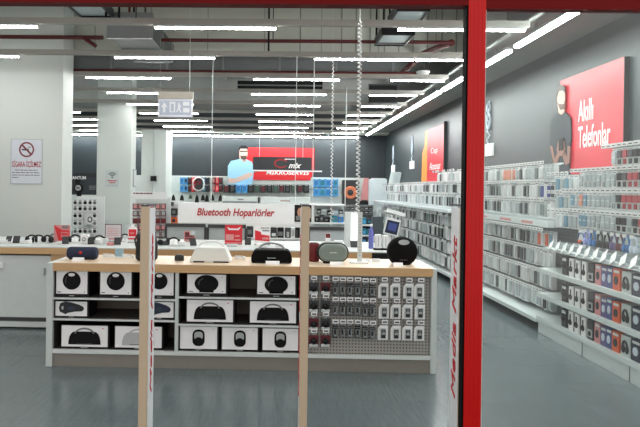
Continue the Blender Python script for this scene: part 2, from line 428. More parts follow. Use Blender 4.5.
a = at(385, 93, 11)
t = thing('ceiling_grille', 'square black ceiling opening left of the aisle light line', 'air grille', (a.x, 11.2, a.z))
MB().box(-.28, .28, 0, .1, -.16, .2, BLACK).build('opening', t)
MB().box(-.3, .3, -.02, 0, -.18, -.155, DGREY).build('frame_bar', t); MB().box(-.3, .3, -.02, 0, .19, .21, DGREY).build('frame_bar', t)
t = thing('ceiling_dome', 'small round white ceiling dome near the red post', 'smoke detector', at(423, 72.5, 9.0))
MB().lathe((0, 0, 0), [(.02, -.05), (.09, -.03), (.11, 0), (.11, .02)], WHITE).build('cover', t)
MB().box(-.012, .012, -.012, .012, .02, ZC - at(423, 72.5, 9.0).z, DGREY).build('hanger', t)

# ------------------------------------------------------------------ front counter
Y0, Y9 = 4.66, 5.24
XA, XB = XZ(46, 320, Y0)[0], XZ(436.5, 320, Y0)[0]
ZT = .886; ZTB = .82; ZB0 = .148
cn = thing('display_counter', 'long wooden topped display counter facing the entrance with open shelves', 'counter', (0, 0, 0))
MB().box(XA + .055, XB - .035, Y0 - .005, Y9, ZTB, ZT, WOOD).box(XA + .055, XB - .035, Y0 - .005, Y9, ZT, ZT + .004, WOODTOP).build('counter_top', cn)
for (x0, x1) in ((XA, XA + .055), (XB - .045, XB)):
    MB().box(x0, x1, Y0, Y9, 0, ZT if x0 < 0 else ZT + .0, PALE).build('side_panel', cn, bevel=.003)
PLIN = mat((130, 126, 118), .5)
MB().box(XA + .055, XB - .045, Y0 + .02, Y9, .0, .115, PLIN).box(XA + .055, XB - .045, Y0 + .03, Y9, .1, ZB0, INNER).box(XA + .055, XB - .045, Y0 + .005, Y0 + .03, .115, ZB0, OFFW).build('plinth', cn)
xd1, xd2 = XZ(176.5, 310, Y0)[0], XZ(304.5, 310, Y0)[0]
for xd in (xd1, xd2): MB().box(xd - .014, xd + .014, Y0 + .005, Y9, .148, ZTB, PALE).build('divider', cn)
MB().box(XA + .055, xd1 - .014, Y9 - .15, Y9 - .12, .148, ZTB, DARKBROWN).build('back_panel', cn)
MB().box(xd1 + .014, xd2 - .014, Y9 - .15, Y9 - .12, .148, ZTB, DARKBROWN).build('back_panel', cn)
YP = 4.705
MB().box(xd2 + .014, XB - .045, YP, YP + .02, .148, ZTB, PEG).build('peg_panel', cn)
SH = {}
for key, x0, x1, z in (('a1', XA + .055, xd1 - .014, .589), ('a2', XA + .055, xd1 - .014, .410), ('b1', xd1 + .014, xd2 - .014, .614), ('b2', xd1 + .014, xd2 - .014, .381)):
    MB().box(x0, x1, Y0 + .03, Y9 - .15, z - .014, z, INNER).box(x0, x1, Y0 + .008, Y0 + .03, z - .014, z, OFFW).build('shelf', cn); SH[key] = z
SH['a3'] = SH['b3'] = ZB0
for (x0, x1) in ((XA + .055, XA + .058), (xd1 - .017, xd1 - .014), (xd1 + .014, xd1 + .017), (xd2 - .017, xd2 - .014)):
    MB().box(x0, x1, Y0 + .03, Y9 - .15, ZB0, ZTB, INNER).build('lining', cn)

# boxed speakers
YBX = 4.70
def speaker_box(px0, px1, pytop, shelf, art, label, art_m=SOFTBLACK, cpx=None):
    z0 = SH[shelf] + .0015; x0, _ = XZ(px0, 310, YBX); x1, _ = XZ(px1, 310, YBX); zt = at((px0 + px1) / 2, pytop, YBX).z
    lim = {'1': ZTB, '2': SH[shelf[0] + '1'] - .014, '3': SH[shelf[0] + '2'] - .014}[shelf[1]]
    zt = min(zt, lim - .006)
    W, H = x1 - x0, zt - z0
    t = thing('speaker_box', label, 'box', ((x0 + x1) / 2, YBX, z0), 0, 'boxed speakers in the counter')
    MB().box(-W / 2 - .008, W / 2 + .014, 0.002, .22, 0, H, BLACK).build('carton', t)
    fr = MB(); b = .028 if shelf[1] == '1' else .016
    fr.box(-W / 2, W / 2, -.002, .002, b, H, PAPER)
    dashes(fr, -W * .08, W * .08, b * .3, .006, .0, LGREY, 3)
    fr.box(W * .38, W * .41, -.003, -.002, H * .86, H * .9, INKRED if art == 'dome' else LGREY)
    if art in ('round', 'oval'): dashes(fr, -W * .46, -W * .34, b + H * .05, .007, -.002, DGREY, 5); fr.box(W * .4, W * .43, -.003, -.002, b + .012, b + .02, DGREY)
    pf = fr.build('printed_front', t)
    p = MB(); cz = (b + H) / 2
    if art == 'round':
        R = min(W * .29, (H - b) * .46); cz = H - R - .004
        p.prism(ell(0, cz, R, R), 'Y', -.006, -.002, art_m); p.prism(ell(0, cz + R * .66, R * .36, R * .19), 'Y', -.009, -.006, PAPER)
        p.prism(arcpts(0, cz, R * .75, 2.4, 3.6) + arcpts(0, cz, R * .6, 3.6, 2.4), 'Y', -.0075, -.006, CHAR)
    elif art == 'oval':
        R = W * .31; rz = (H - b) * .47; cz = H - rz - .003
        p.prism(ell(0, cz, R, rz), 'Y', -.006, -.002, art_m); p.prism(arcpts(0, cz, R * .7, 2.0, 3.4, rz=rz * .7) + arcpts(0, cz, R * .6, 3.4, 2.0, rz=rz * .6), 'Y', -.0075, -.006, DGREY)
        p.box(-R * .6, R * .6, -.006, -.002, b + .006, cz - rz * .8, art_m)
    elif art == 'dome':
        R = W * .35; z1 = b + H * .1; hh = H * .56
        body = [(-R, z1), (R, z1)] + [(R * (1.0 - .42 * q ** 2), z1 + hh * math.sin(q * PI / 2)) for q in (.2, .4, .6, .8, 1)] + [(-R * (1.0 - .42 * q ** 2), z1 + hh * math.sin(q * PI / 2)) for q in (1, .8, .6, .4, .2)]
        p.prism(body, 'Y', -.006, -.002, art_m)
        p.prism(arcpts(0, z1 + hh * .8, R * .62, .1, PI - .1, rz=hh * .5) + arcpts(0, z1 + hh * .8, R * .54, PI - .1, .1, rz=hh * .38), 'Y', -.007, -.002, art_m if art_m is not SOFTBLACK else MGREY)
        p.box(-R * .5, R * .5, -.0075, -.006, z1 + .006, z1 + .01, DGREY)
    elif art == 'capsule':
        w_, h_ = W * .33, (H - b) * .74
        p.prism(rrect(0, cz, w_, h_, w_ * .42), 'Y', -.006, -.002, art_m); p.prism(rrect(0, cz + h_ * .12, w_ * .7, h_ * .5, w_ * .25), 'Y', -.0075, -.006, LGREY)
        p.prism(ell(0, cz - h_ * .12, w_ * .3, h_ * .16), 'Y', -.009, -.0075, art_m)
    elif art == 'grip':
        pts = [(-.36, .02), (-.32, .22), (-.18, .3), (.0, .26), (.22, .17), (.35, .08), (.38, -.03), (.32, -.12), (.1, -.14), (-.1, -.2), (-.16, -.26), (-.24, -.2), (-.33, -.15)]
        p.prism([(x * W * 1.08, cz + (z + .02) * H * 1.4) for x, z in pts], 'Y', -.006, -.002, art_m)
        p.prism(ell(-.27 * W, cz + .06 * H, .035 * W, .12 * H), 'Y', -.0075, -.006, LGREY)
        p.prism(ell(.0 * W, cz + .03 * H, .12 * W, .12 * H), 'Y', -.0075, -.006, mat((38, 48, 66), .5))
    p.build('pictured_speaker', pf)
    return t
speaker_box(56, 87, 271, 'a1', 'round', 'white box picturing round black speaker, first on the top left shelf')
speaker_box(100, 131, 271, 'a1', 'round', 'white box picturing round black speaker, second on the top left shelf')
speaker_box(145, 173.2, 271, 'a1', 'round', 'white box picturing round black speaker, third on top left shelf by divider')
speaker_box(55.6, 87, 301.5, 'a2', 'grip', 'white box picturing a black handled party speaker, left middle shelf, left end', mat((24, 30, 34), .6))
speaker_box(145, 173.5, 302, 'a2', 'grip', 'white box picturing a navy handled party speaker beside the first divider', NAVY)
speaker_box(62, 108, 325.5, 'a3', 'dome', 'white box picturing a black dome speaker with handle, bottom left shelf')
speaker_box(115.5, 162, 326.5, 'a3', 'dome', 'white box picturing a pale grey dome speaker with handle', mat((176, 178, 178), .5))
speaker_box(187, 225.5, 274.5, 'b1', 'oval', 'white box picturing an oval black speaker, middle bay top shelf left')
speaker_box(257, 295, 276, 'b1', 'oval', 'white box picturing an oval black speaker, middle bay top shelf right')
speaker_box(187, 233, 300, 'b2', 'dome', 'white box picturing a black dome speaker, middle bay second shelf left')
speaker_box(250, 296, 301.5, 'b2', 'dome', 'white box picturing a black dome speaker, middle bay second shelf right')
speaker_box(180.5, 217.5, 326.5, 'b3', 'capsule', 'white box picturing an upright capsule speaker, bottom middle shelf, leftmost')
speaker_box(222.5, 258, 327.5, 'b3', 'capsule', 'white box picturing an upright capsule speaker, bottom middle shelf, centre of three')
speaker_box(263, 298.5, 328.5, 'b3', 'capsule', 'white box picturing an upright capsule speaker, bottom middle shelf, rightmost of three')

# pegboard goods, each hanging from its own hook
def peg_hook(x, z, L, tag_m, k):
    h = MB().tube([(0, 0, 0), (0, -L, 0), (0, -L - .01, .012)], .003, STEEL, 6)
    h.box(-.025, .025, -L - .014, -L - .010, .0, .032, tag_m).box(-.017, .017, -L - .0155, -L - .014, .009, .021, DGREY)
    return h.build('hook', cn, (x, YP, z))
def pack_round(ball_m, card_m):
    m = MB().box(-.042, .042, -.004, 0, -.1, 0, card_m).ball((0, -.022, -.047), (.03, .02, .026), ball_m)
    m.box(-.038, .036, -.02, -.004, -.095, -.075, OFFW); m.ball((-.02, -.02, -.078), (.012, .008, .01), WHITE)
    m.box(-.013, .013, -.0035, -.0005, 0, .026, BLISTER)
    return m
def pack_slim(v):
    m = MB().box(-.024, .024, -.004, 0, -.098, .006, [CHAR, DGREY, BLACK][v % 3]).box(-.02, .02, -.012, -.004, -.09, -.02, BLISTER)
    m.box(-.006, .006, -.016, -.012, -.07, -.03, BLACK).ball((0, -.013, -.075), (.007, .004, .007), LGREY)
    m.box(-.01, .01, -.0035, -.0005, .006, .03, BLISTER).box(.016, .02, -.013, -.004, -.09, -.025, LGREY).box(-.024, .024, -.0045, -.0035, -.012, -.006, MGREY)
    return m
def pack_white():
    m = MB().prism([(-.044, -.12), (.042, -.118), (.042, .004), (-.022, .004), (-.044, -.022)], 'Y', -.004, 0, PAPER)
    m.prism(rrect(0, -.06, .052, .09, .008), 'Y', -.018, -.004, OFFW); m.box(-.018, .018, -.026, -.018, -.098, -.026, CHAR)
    m.box(-.012, .012, -.0035, -.0005, .004, .025, BLISTER).box(-.014, .014, -.0265, -.026, -.07, -.05, LGREY); m.ball((0, -.027, -.04), (.01, .004, .01), MGREY)
    return m
NTH = ['first', 'second', 'third', 'fourth', 'fifth', 'sixth']
proto = {}
for r, (ty) in enumerate((278, 296, 314, 331)):
    for c, px in enumerate((314, 326)):
        p = at(px, ty, YP - .07)
        v = 'dark' if (r, c) in ((0, 0), (1, 0), (1, 1), (2, 1)) else 'maroon'
        peg_hook(p.x, p.z - .015, .06, PAPER, 0)
        m = pack_round(BLACK, DGREY if v == 'dark' else MAROON)
        single(m, 'hanging_pack', '%s carded pack with black ball, %s column, %s row from top of pegboard' % (v, 'left' if c == 0 else 'second', NTH[r]), 'hanging pack', (p.x, YP - .03, p.z - .045), 'ball packs on the pegboard')
ps = None
for r, ty in enumerate((279, 299, 321.5)):
    for c, px in enumerate((335.6, 343, 350.2, 358, 365.6, 373)):
        p = at(px, ty + (.8 if c > 3 else 0) + c * .12, YP - .07)
        peg_hook(p.x, p.z - .015, .06, PAPER, 0)
        lb = 'slim dark carded pack, %s of six in the %s row from the top' % (NTH[c], NTH[r])
        single(pack_slim(r + c), 'hanging_pack', lb, 'hanging pack', (p.x, YP - .03, p.z - .048), 'slim packs on the pegboard')
for r, ty in enumerate((279.5, 300.5, 322)):
    for c, px in enumerate((384.8, 397, 409.4, 421.2)):
        p = at(px, ty + c * .25, YP - .07)
        peg_hook(p.x, p.z - .015, .06, PAPER, 0)
        lb = 'white carded pack with clipped corner, %s of four in the %s row from the top' % (NTH[c], NTH[r])
        single(pack_white(), 'hanging_pack', lb, 'hanging pack', (p.x + random.uniform(-.008, .008), YP - .03, p.z - .042), 'white packs on the pegboard')

# ------------------------------------------------------------------ speakers standing on the counter
ZS = ZT + .004
YS = 4.9
def spk(name, label, px0, px1, pytop, Y=YS):
    a = at(px0, 250, Y); b = at(px1, 250, Y); zt = at((px0 + px1) / 2, pytop, Y).z
    return thing(name, label, 'speaker', ((a.x + b.x) / 2, Y, ZS)), (b.x - a.x), zt - ZS
CARD = PAPER
def price_card(x, y, w, label):
    m = MB().prism([(y - .02, ZS), (y + .015, ZS), (y + .0, ZS + .03)], 'X', x - w / 2, x + w / 2, CARD)
    return single(m, 'price_card', label, 'price card')
NAVYF = mat((28, 38, 62), .8, noise=.15, scale=120)
t, W, H = spk('speaker', 'navy blue barrel shaped portable speaker at the left of the counter', 68, 97.5, 246.8)
b = MB().lathe((0, 0, 0), [(.3, -W / 2), (.42, -W / 2 + .004), (.46, -W / 2 + .012), (.5, -W * .4), (.5, W * .4), (.46, W / 2 - .012), (.42, W / 2 - .004), (.3, W / 2)], NAVYF, 24, 'X')
b.xform(Matrix.Translation((0, 0, H / 2)) @ Matrix.Diagonal((1, H, H, 1))); b.build('body', t)
MB().lathe((0, -H * .49, H * .58), [(.014, 0), (.014, .006)], INKRED, 16, 'Y').build('logo_badge', t)
MB().box(-W * .42, W * .42, -.03, .03, 0, .012, BLACK).build('foot', t)
price_card(t.location.x, YS - H / 2 - .05, .1, 'white price card in front of the navy barrel speaker')
# tall black speaker behind the left pedestal
t, W, H = spk('speaker', 'tall black fabric speaker half hidden behind the left security pedestal', 136, 157.5, 233)
MB().lathe((0, 0, 0), [(W * .4, 0), (W * .5, .02), (W * .5, H * .55), (W * .44, H * .85), (W * .36, H)], mat((24, 24, 26), .8, noise=.2, scale=150), 24).build('body', t)
MB().lathe((0, 0, H), [(W * .34, -.004), (W * .3, .006)], CHAR, 20).build('top_plate', t)
MB().tube([(-W * .5, 0, H * .5), (-W * .56, 0, H * .75), (-W * .4, 0, H * .98)], .008, mat((40, 60, 36), .5), 8).build('strap', t)
# small black puck
t, W, H = spk('speaker', 'small flat black speaker left of the white trapezoid speaker', 175, 184, 254.6, 4.92)
MB().prism(rrect(0, 0, W, .07, .025), 'Z', 0, H * .8, CHAR).build('body', t); MB().prism(rrect(0, 0, W * .8, .05, .02), 'Z', H * .8, H, DGREY).build('top_plate', t)
def handled(px0, px1, pytop, bodytop, m_body, label, trapez):
    t, W, H = spk('speaker', label, px0, px1, pytop)
    hb = at((px0 + px1) / 2, bodytop, YS).z - ZS; d = .09
    if trapez: pts = [(-W / 2, .012), (-W / 2 + .01, 0), (W / 2 - .01, 0), (W / 2, .012), (W * .36, hb * .96), (W * .32, hb), (-W * .32, hb), (-W * .36, hb * .96)]
    else:
        pts = [(-W * .48, 0), (W * .48, 0), (W * .5, .03)] + [(W * (.5 - .16 * q ** 2), .03 + (hb - .03) * math.sin(q * PI / 2)) for q in (.25, .5, .75, 1)]
        pts += [(-W * (.5 - .16 * q ** 2), .03 + (hb - .03) * math.sin(q * PI / 2)) for q in (1, .75, .5, .25)] + [(-W * .5, .03)]
    MB().prism(pts, 'Y', -d, d, m_body).build('body', t, bevel=.012)
    hp = [(-W * .33, 0, hb * .9)] + [(-W * .31 * math.cos(a), 0, hb * .96 + (H - hb * .96) * math.sin(a)) for a in [PI * i / 12 for i in range(13)]] + [(W * .33, 0, hb * .9)]
    MB().tube(hp, .01, STEEL if not trapez else WHITE, 8).build('handle', t)
    MB().box(-W * .4, -W * .14, -d - .004, -d + .03, 0, .012, BLACK).build('foot', t); MB().box(W * .08, W * .44, -d - .004, -d + .03, 0, .012, BLACK).build('foot', t)
    return t, W, H, hb, d
t, W, H, hb, d = handled(191, 232, 241.3, 246.5, mat((222, 226, 222), .6, noise=.04, scale=90), 'white trapezoid speaker with arched handle on the counter', True)
t, W, H, hb, d = handled(251.5, 292, 243, 249, mat((9, 9, 10), .8, noise=.2, scale=120, spec=.15), 'black dome speaker with silver arched handle on the counter', False)
lettering('lettering', 'harman kardon', W * .2, .012, OFFW, t, (0, -d - .001, hb * .42))
price_card(t.location.x + .01, YS - .14, .12, 'white price card in front of the black dome speaker')
# dark red speaker
t, W, H = spk('speaker', 'dark red cylinder speaker between the right pedestal and green oval speaker', 308, 319.5, 243, 5.02)
MB().lathe((0, 0, 0), [(W * .45, 0), (W * .5, .01), (W * .5, H - .01), (W * .44, H)], mat((104, 16, 22), .6, noise=.15, scale=100), 20).build('body', t)
MB().lathe((0, 0, H), [(W * .36, 0), (W * .34, .004)], BLACK, 20).build('top_plate', t)
# green grey oval
t, W, H = spk('speaker', 'silvery green oval speaker with black rim on the counter', 317, 348.5, 242.5)
MB().prism(rrect(0, H * .52, W, H * .94, H * .45, 8), 'Y', -.02, .07, BLACK).build('rim', t, bevel=.01)
MB().prism(rrect(0, H * .53, W * .9, H * .84, H * .4, 8), 'Y', -.06, -.02, SILVERG).build('grille', t, bevel=.02)
MB().box(-W * .3, W * .3, -.03, .05, 0, .02, BLACK).build('foot', t)
lettering('lettering', 'harman kardon', W * .22, .012, PAPER, t, (0, -.061, H * .55))
price_card(t.location.x + .02, YS - .12, .11, 'white price card in front of the green oval speaker')
# big round black
t, W, H = spk('speaker', 'large round black speaker with handle opening at the right of the counter', 387, 417, 236.5)
R = W / 2
ring = [(R * math.cos(2 * PI * i / 36), R * math.sin(2 * PI * i / 36) + H - R) for i in range(36)]
bl = MB(); BF = mat((9, 9, 10), .8, noise=.25, scale=140, spec=.15)
bl.lathe((0, 0, H - R), [(R * .8, -.07), (R * .94, -.05), (R, -.02), (R, .02), (R * .94, .05), (R * .8, .07)], BF, 40, 'Y')
bl.build('body', t)
MB().prism(ell(0, H - R * .34, R * .36, R * .17), 'Y', -.074, -.066, LGREY).build('handle', t)
MB().lathe((0, 0, 0), [(R * .4, 0), (R * .36, .016)], BLACK, 20).build('foot', t)
lettering('lettering', 'harman kardon', R * .5, .007, MGREY, t, (0, -.072, H - R * 1.5))
price_card(t.location.x - .06, YS - .12, .08, 'white price card in front of the round black speaker')
# cables, charger and small white items on the counter
def coil(px, py, label, r=.045):
    p = at(px, py, 5.02)
    pts = [(r * (1 + .12 * math.sin(5 * a)) * math.cos(a), r * .6 * math.sin(a), .006 + .0018 * a) for a in [i * .35 for i in range(50)]]
    single(MB().tube(pts, .004, WHITE, 6), 'cable', label, 'cable', (p.x, 5.02, ZS))
coil(108, 258, 'coiled white cable near the left end of the counter')
coil(128, 258, 'coiled white cable just left of the left security pedestal', .05)
coil(240, 258, 'white cable loop between the white and black handled speakers')
p = at(119, 255, 5.04)
t = thing('charger_stand', 'pale blue clear charger block on the counter by the coiled cables', 'charger', (p.x, 5.05, ZS))
MB().box(-.035, .035, -.03, .03, 0, .01, WHITE).build('base', t); MB().prism(rrect(0, .045, .075, .07, .01), 'Y', -.012, .012, mat((150, 185, 200), .2)).build('block', t)
for (px, lb) in ((224, 'small white tag card right of the white trapezoid speaker'), (366, 'white tag card beside the coiled cord foot'), (376, 'white tag card left of the round black speaker')):
    p = at(px, 258, 5.04); price_card(p.x, 5.04, .07, lb)
# anchor post of the coil cord with base
p = at(359.5, 262, 4.95)
t = thing('cord_stand', 'slim white upright stand of the coiled cord on the counter', 'stand', (p.x, 4.95, ZS))
zt = at(359.5, 212, 4.95).z - ZS
MB().box(-.09, .07, -.06, .08, 0, .012, WHITE).build('base', t, bevel=.003)
MB().box(-.02, .02, -.012, .012, .012, zt, OFFW).build('post', t)
w = MB()
for i in range(14): w.box(-.008, .008, -.0135, -.012, .06 + i * (zt - .1) / 14, .06 + i * (zt - .1) / 14 + .012, LGREY)
w.build('slot', t)

# ------------------------------------------------------------------ long second table
YT0, YT9 = 5.84, 6.9
ZT2 = .89
xl, xr = -4.6, XZ(391, 250, YT0)[0]
tb = thing('display_table', 'long white fronted display table behind the front counter', 'table', (0, 0, 0))
MB().box(xl, XZ(372, 250, YT0)[0], YT0, YT9, ZT2 - .08, ZT2 - .012, WOOD).box(XZ(372, 250, YT0)[0], xr, YT0, YT9, ZT2 - .12, ZT2 - .012, BLACK).box(xl, xr, YT0, YT9, ZT2 - .012, ZT2, OFFW).build('table_top', tb)
xm = XZ(50.5, 290, YT0 + .03)[0]
MB().box(xl, xm, YT0 + .03, YT9, .125, ZT2 - .1, PALE).box(xl, xm, YT0 + .06, YT9, .075, .125, DGREY).box(xl, xm, YT0 + .03, YT9, .02, .075, PALE).box(xl, xm, YT0 + .1, YT9, 0, .02, BLACK).build('front_panel', tb)  # grey gap and black toe strips put the shade into colour
MB().box(xm, XZ(372, 250, YT0 + .04)[0], YT0 + .03, YT9, 0, ZT2 - .08, WOOD).build('base', tb)
MB().box(XZ(372, 250, YT0 + .04)[0], xr - .01, YT0 + .06, YT9, 0, ZT2 - .08, BLACK).build('storage_bay', tb)
p1, p2 = XZ(45, 268, YT0 + .03), XZ(45, 275, YT0 + .03)
MB().box(p1[0] - .006, p1[0] + .006, YT0 + .005, YT0 + .03, p2[1], p1[1], STEEL).build('handle', tb)
p1 = XZ(1.5, 264, YT0 + .03)
MB().box(p1[0] - .05, p1[0] + .03, YT0 + .0, YT0 + .03, p1[1] - .04, p1[1] + .02, WHITE).build('socket_box', tb)

def on2(px, Y=6.2): return (px - 277) / F * Y - .0
def x2(px, Y): return at(px, 240, Y).x
# demo phones on little stands
def demo_phone(px, label, Y=6.15, w=.07, h=.1, m=BLACK, rz=0):
    t = thing('demo_phone', label, 'phone', (x2(px, Y), Y, ZT2), rz, 'demo phones on the table')
    MB().box(-.035, .035, -.03, .05, 0, .008, WHITE).prism([(.0, .008), (.04, .008), (.03, .06)], 'X', -.012, .012, WHITE).build('stand', t)
    a = math.radians(48)
    b = MB().box(-w / 2, w / 2, -.005, .005, 0, h, m).box(-w / 2 + .004, w / 2 - .004, -.0055, -.005, .006, h - .006, CHAR)
    b.xform(Matrix.Translation((0, -.035, .014)) @ Matrix.Rotation(-a, 4, 'X')).build('phone', t)
    return t
demo_phone(9, 'white demo phone at the far left of the long table', m=WHITE, rz=.2)
demo_phone(16.5, 'black demo phone at the left end of the long table', 6.1, rz=.3)
demo_phone(65.5, 'black demo phone in front of the red flyer', 6.1, rz=.35)
demo_phone(91, 'black demo phone right of the white watch box', 6.1, rz=.35)
demo_phone(117.5, 'black demo phone below the red framed sheet', 6.1, rz=.3)
demo_phone(193, 'black demo phone by the pink flyer', 6.1, rz=.35)
demo_phone(166, 'dark demo phone right of the small black camera', 6.15, rz=-.2)
demo_phone(248, 'dark demo phone behind the gap of the handled speakers', 6.3)
demo_phone(82, 'white demo phone behind the navy speaker', 6.3, m=OFFW)
demo_phone(354.5, 'black demo phone left of the cord stand', 6.2, w=.09, h=.09)
def headphones(px, label, Y=6.2, m=BLACK):
    t = thing('headphones', label, 'headphones', (x2(px, Y), Y, ZT2), random.uniform(-.6, .6), 'headphones on the table')
    MB().lathe((0, .02, 0), [(.04, 0), (.04, .008), (.012, .012), (.012, .07)], WHITE, 14).build('stand', t)
    MB().tube([(.062 * math.cos(a), .02, .03 + .058 * math.sin(a)) for a in [PI * i / 12 for i in range(13)]], .009, m, 8).build('headband', t)
    for s in (-1, 1): MB().lathe((s * .058 - .012, .02, .04), [(.02, 0), (.034, .004), (.034, .022), (.02, .026)], m, 14, 'X').build('ear_cup', t)
    return t
headphones(31, 'black headphones on stand, left of the black headphone pair'); headphones(38.5, 'black headphones at the middle of the left cluster')
headphones(46, 'black headphones nearest the red flyer'); headphones(53, 'grey headphones behind the red flyer', 6.4, MGREY)
headphones(75, 'black headphones right of the red flyer', 6.3); headphones(99.5, 'black headphones left of the red framed sheet', 6.25); headphones(173.5, 'black headphones right of the left pedestal', 6.15)
headphones(124.5, 'black headphones right of the red framed sheet', 6.5)
# small white goods
def small_box(px, w, h, m, label, Y=6.1, dot=None, d=.06):
    t = thing('small_box', label, 'box', (x2(px, Y), Y, ZT2), random.uniform(-.2, .2), 'small boxes on the table')
    MB().box(-w / 2, w / 2, 0, d, 0, h, m).build('carton', t, bevel=.003)
    f = MB().box(-w * .4, w * .4, -.002, 0, h * .12, h * .2, LGREY)
    if dot: f.lathe((0, 0, h * .55), [(w * .28, 0), (w * .28, .003)], dot, 16, 'Y').lathe((0, -.003, h * .55), [(w * .16, 0), (w * .16, .002)], WHITE, 14, 'Y')
    f.build('printed_front', t); return t
small_box(22, .06, .035, WHITE, 'low white box right of the first black demo phone')
small_box(27, .05, .04, PAPER, 'low white box left of the black headphones')
small_box(3, .09, .04, WHITE, 'low white box at the far left edge of the table')
small_box(59, .07, .03, PAPER, 'low white box below the red flyer')
small_box(83.8, .085, .11, PAPER, 'white watch box with ring picture in the gap by the columns', dot=MGREY)
small_box(97, .09, .05, WHITE, 'low white box left of the framed red sheet', 6.15)
small_box(104, .06, .06, OFFW, 'white cube box at the foot of the framed red sheet', 6.2)
small_box(110, .07, .035, PINK, 'small pink box in front of the framed red sheet', 6.05)
small_box(181, .07, .05, WHITE, 'low white box left of the pink flyer')
small_box(232, .12, .03, OFFW, 'flat white box below the red poster')
small_box(262, .12, .04, PAPER, 'flat white box below the red and white flyer')
small_box(280, .1, .05, WHITE, 'low white box behind the black dome speaker')
small_box(339, .1, .05, WHITE, 'low white box behind the green oval speaker', 6.5)
t = thing('camera_body', 'small black and white camera right of the left pedestal', 'camera', (x2(160.5, 6.15), 6.15, ZT2))
MB().box(-.06, .06, 0, .05, 0, .075, OFFW).build('body', t, bevel=.005); MB().lathe((0, 0, .038), [(.032, 0), (.03, .03)], BLACK, 18, 'Y').build('lens', t); MB().box(-.03, .03, .005, .045, .075, .09, BLACK).build('viewfinder', t)

# flyers in acrylic stands
def flyer(px0, px1, py0, py1, Y, label, build, base=ZT2):
    a = at(px0, py0, Y); b = at(px1, py1, Y); w = b.x - a.x; h = a.z - base
    t = thing('flyer_stand', label, 'flyer', ((a.x + b.x) / 2, Y, base))
    MB().box(-w / 2, w / 2, -.02, .06, 0, .006, ACRYL).box(-w / 2, w / 2, .004, .009, .006, h, ACRYL).build('holder', t)
    s = MB(); build(s, w, h); s.build('sheet', t)
    return t
def f_red(s, w, h):
    s.box(-w / 2, w / 2, 0, .003, .01, h, PINK).prism([(-w / 2, h), (w * .0, h * .72), (w * .45, h * .7), (w * .45, .02), (-w * .2, .02)], 'Y', -.003, 0, REDP)
    s.box(-w * .05, w * .4, -.0045, -.003, h * .3, h * .6, PINK); dashes(s, 0, w * .4, h * .8, .02, 0, MGREY, 4); dashes(s, 0, w * .4, h * .9, .015, 0, MGREY, 6)
    dashes(s, -w * .02, w * .38, h * .4, .03, -.0045, REDP, 7)
flyer(54, 70, 225, 241, 6.35, 'red and pink price flyer standing left of the column gap', f_red)
def f_frame(s, w, h):
    s.box(-w / 2, w / 2, 0, .003, .01, h, mat((206, 206, 208), .5))
    for (a, b_, c, d_) in ((-w / 2, w / 2, h - .008, h), (-w / 2, -w / 2 + .008, .01, h), (w / 2 - .008, w / 2, .01, h)): s.box(a, b_, -.003, 0, c, d_, MAROON)
    for i in range(5): dashes(s, -w * .35, w * .35, h * (.35 + .1 * i), .008, 0, PINK, i)
    s.box(-w * .3, w * .1, -.003, 0, .03, h * .22, PINK)
flyer(105, 121.5, 224, 243, 6.45, 'grey sheet with maroon frame standing on the long table', f_frame)
def f_bottle(s, w, h):
    s.prism([(-w / 2, .01), (w / 2, .01), (w / 2, h * .8), (w * .18, h * .9), (w * .16, h), (-w * .16, h), (-w * .18, h * .9), (-w / 2, h * .8)], 'Y', 0, .003, PAPER)
    s.prism([(-w * .42, h * .35), (w * .42, h * .35), (w * .42, h * .74), (-w * .42, h * .74)], 'Y', -.003, 0, REDP); s.box(-w * .3, w * .2, -.0045, -.003, h * .5, h * .56, PINK); s.box(-w * .5, w * .5, -.003, 0, h * .18, h * .26, REDP)
flyer(128, 137, 224.5, 244, 6.4, 'red and white bottle shaped card left of the left pedestal', f_bottle)
def f_pink(s, w, h):
    s.prism([(-w / 2, .01), (w / 2, .01), (w / 2, h * .55), (w * .1, h * .6), (w * .05, h), (-w / 2, h)], 'Y', 0, .003, PINK)
    s.box(-w * .4, -w * .02, -.003, 0, h * .6, h * .9, MAROON); dashes(s, -w * .4, w * .4, h * .42, .025, 0, MAROON, 3); dashes(s, -w * .4, w * .4, h * .22, .02, 0, MAROON, 8)
flyer(184, 195, 231, 246, 6.6, 'pink and maroon flyer under the hanging sign', f_pink)
def f_poster(s, w, h):
    s.box(-w / 2, w / 2, 0, .003, .01, h, REDP)
    s.prism([(-w * .36, h * .9), (-w * .2, h * .82), (w * .22, h * .82), (w * .42, h * .92), (w * .3, h * .74), (-w * .28, h * .74)], 'Y', -.003, 0, PAPER)
    s.box(-w * .45, w * .02, -.003, 0, h * .22, h * .52, PINK).box(w * .08, w * .35, -.003, 0, h * .4, h * .48, PINK).box(w * .08, w * .4, -.003, 0, h * .2, h * .28, PINK); s.box(-w / 2, w / 2, -.003, 0, .02, h * .1, PAPER)
flyer(225, 242, 224.8, 247, 6.35, 'tall red poster stand behind the white trapezoid speaker', f_poster)
def f_white(s, w, h):
    s.box(-w / 2, w / 2, 0, .003, .01, h, PAPER); s.prism([(-w * .46, h * .78), (-w * .1, h * .7), (-w * .06, h * .56), (w * .46, h * .5), (w * .46, h * .2), (-w * .46, h * .25)], 'Y', -.003, 0, REDP)
    dashes(s, -.02, w * .45, h * .84, .025, 0, LGREY, 2); dashes(s, 0, w * .45, h * .72, .02, 0, MGREY, 9); s.box(0, w * .4, -.0045, -.003, h * .3, h * .4, PINK)
flyer(254.5, 270, 226, 248, 6.35, 'red and white price flyer behind the black dome speaker', f_white)

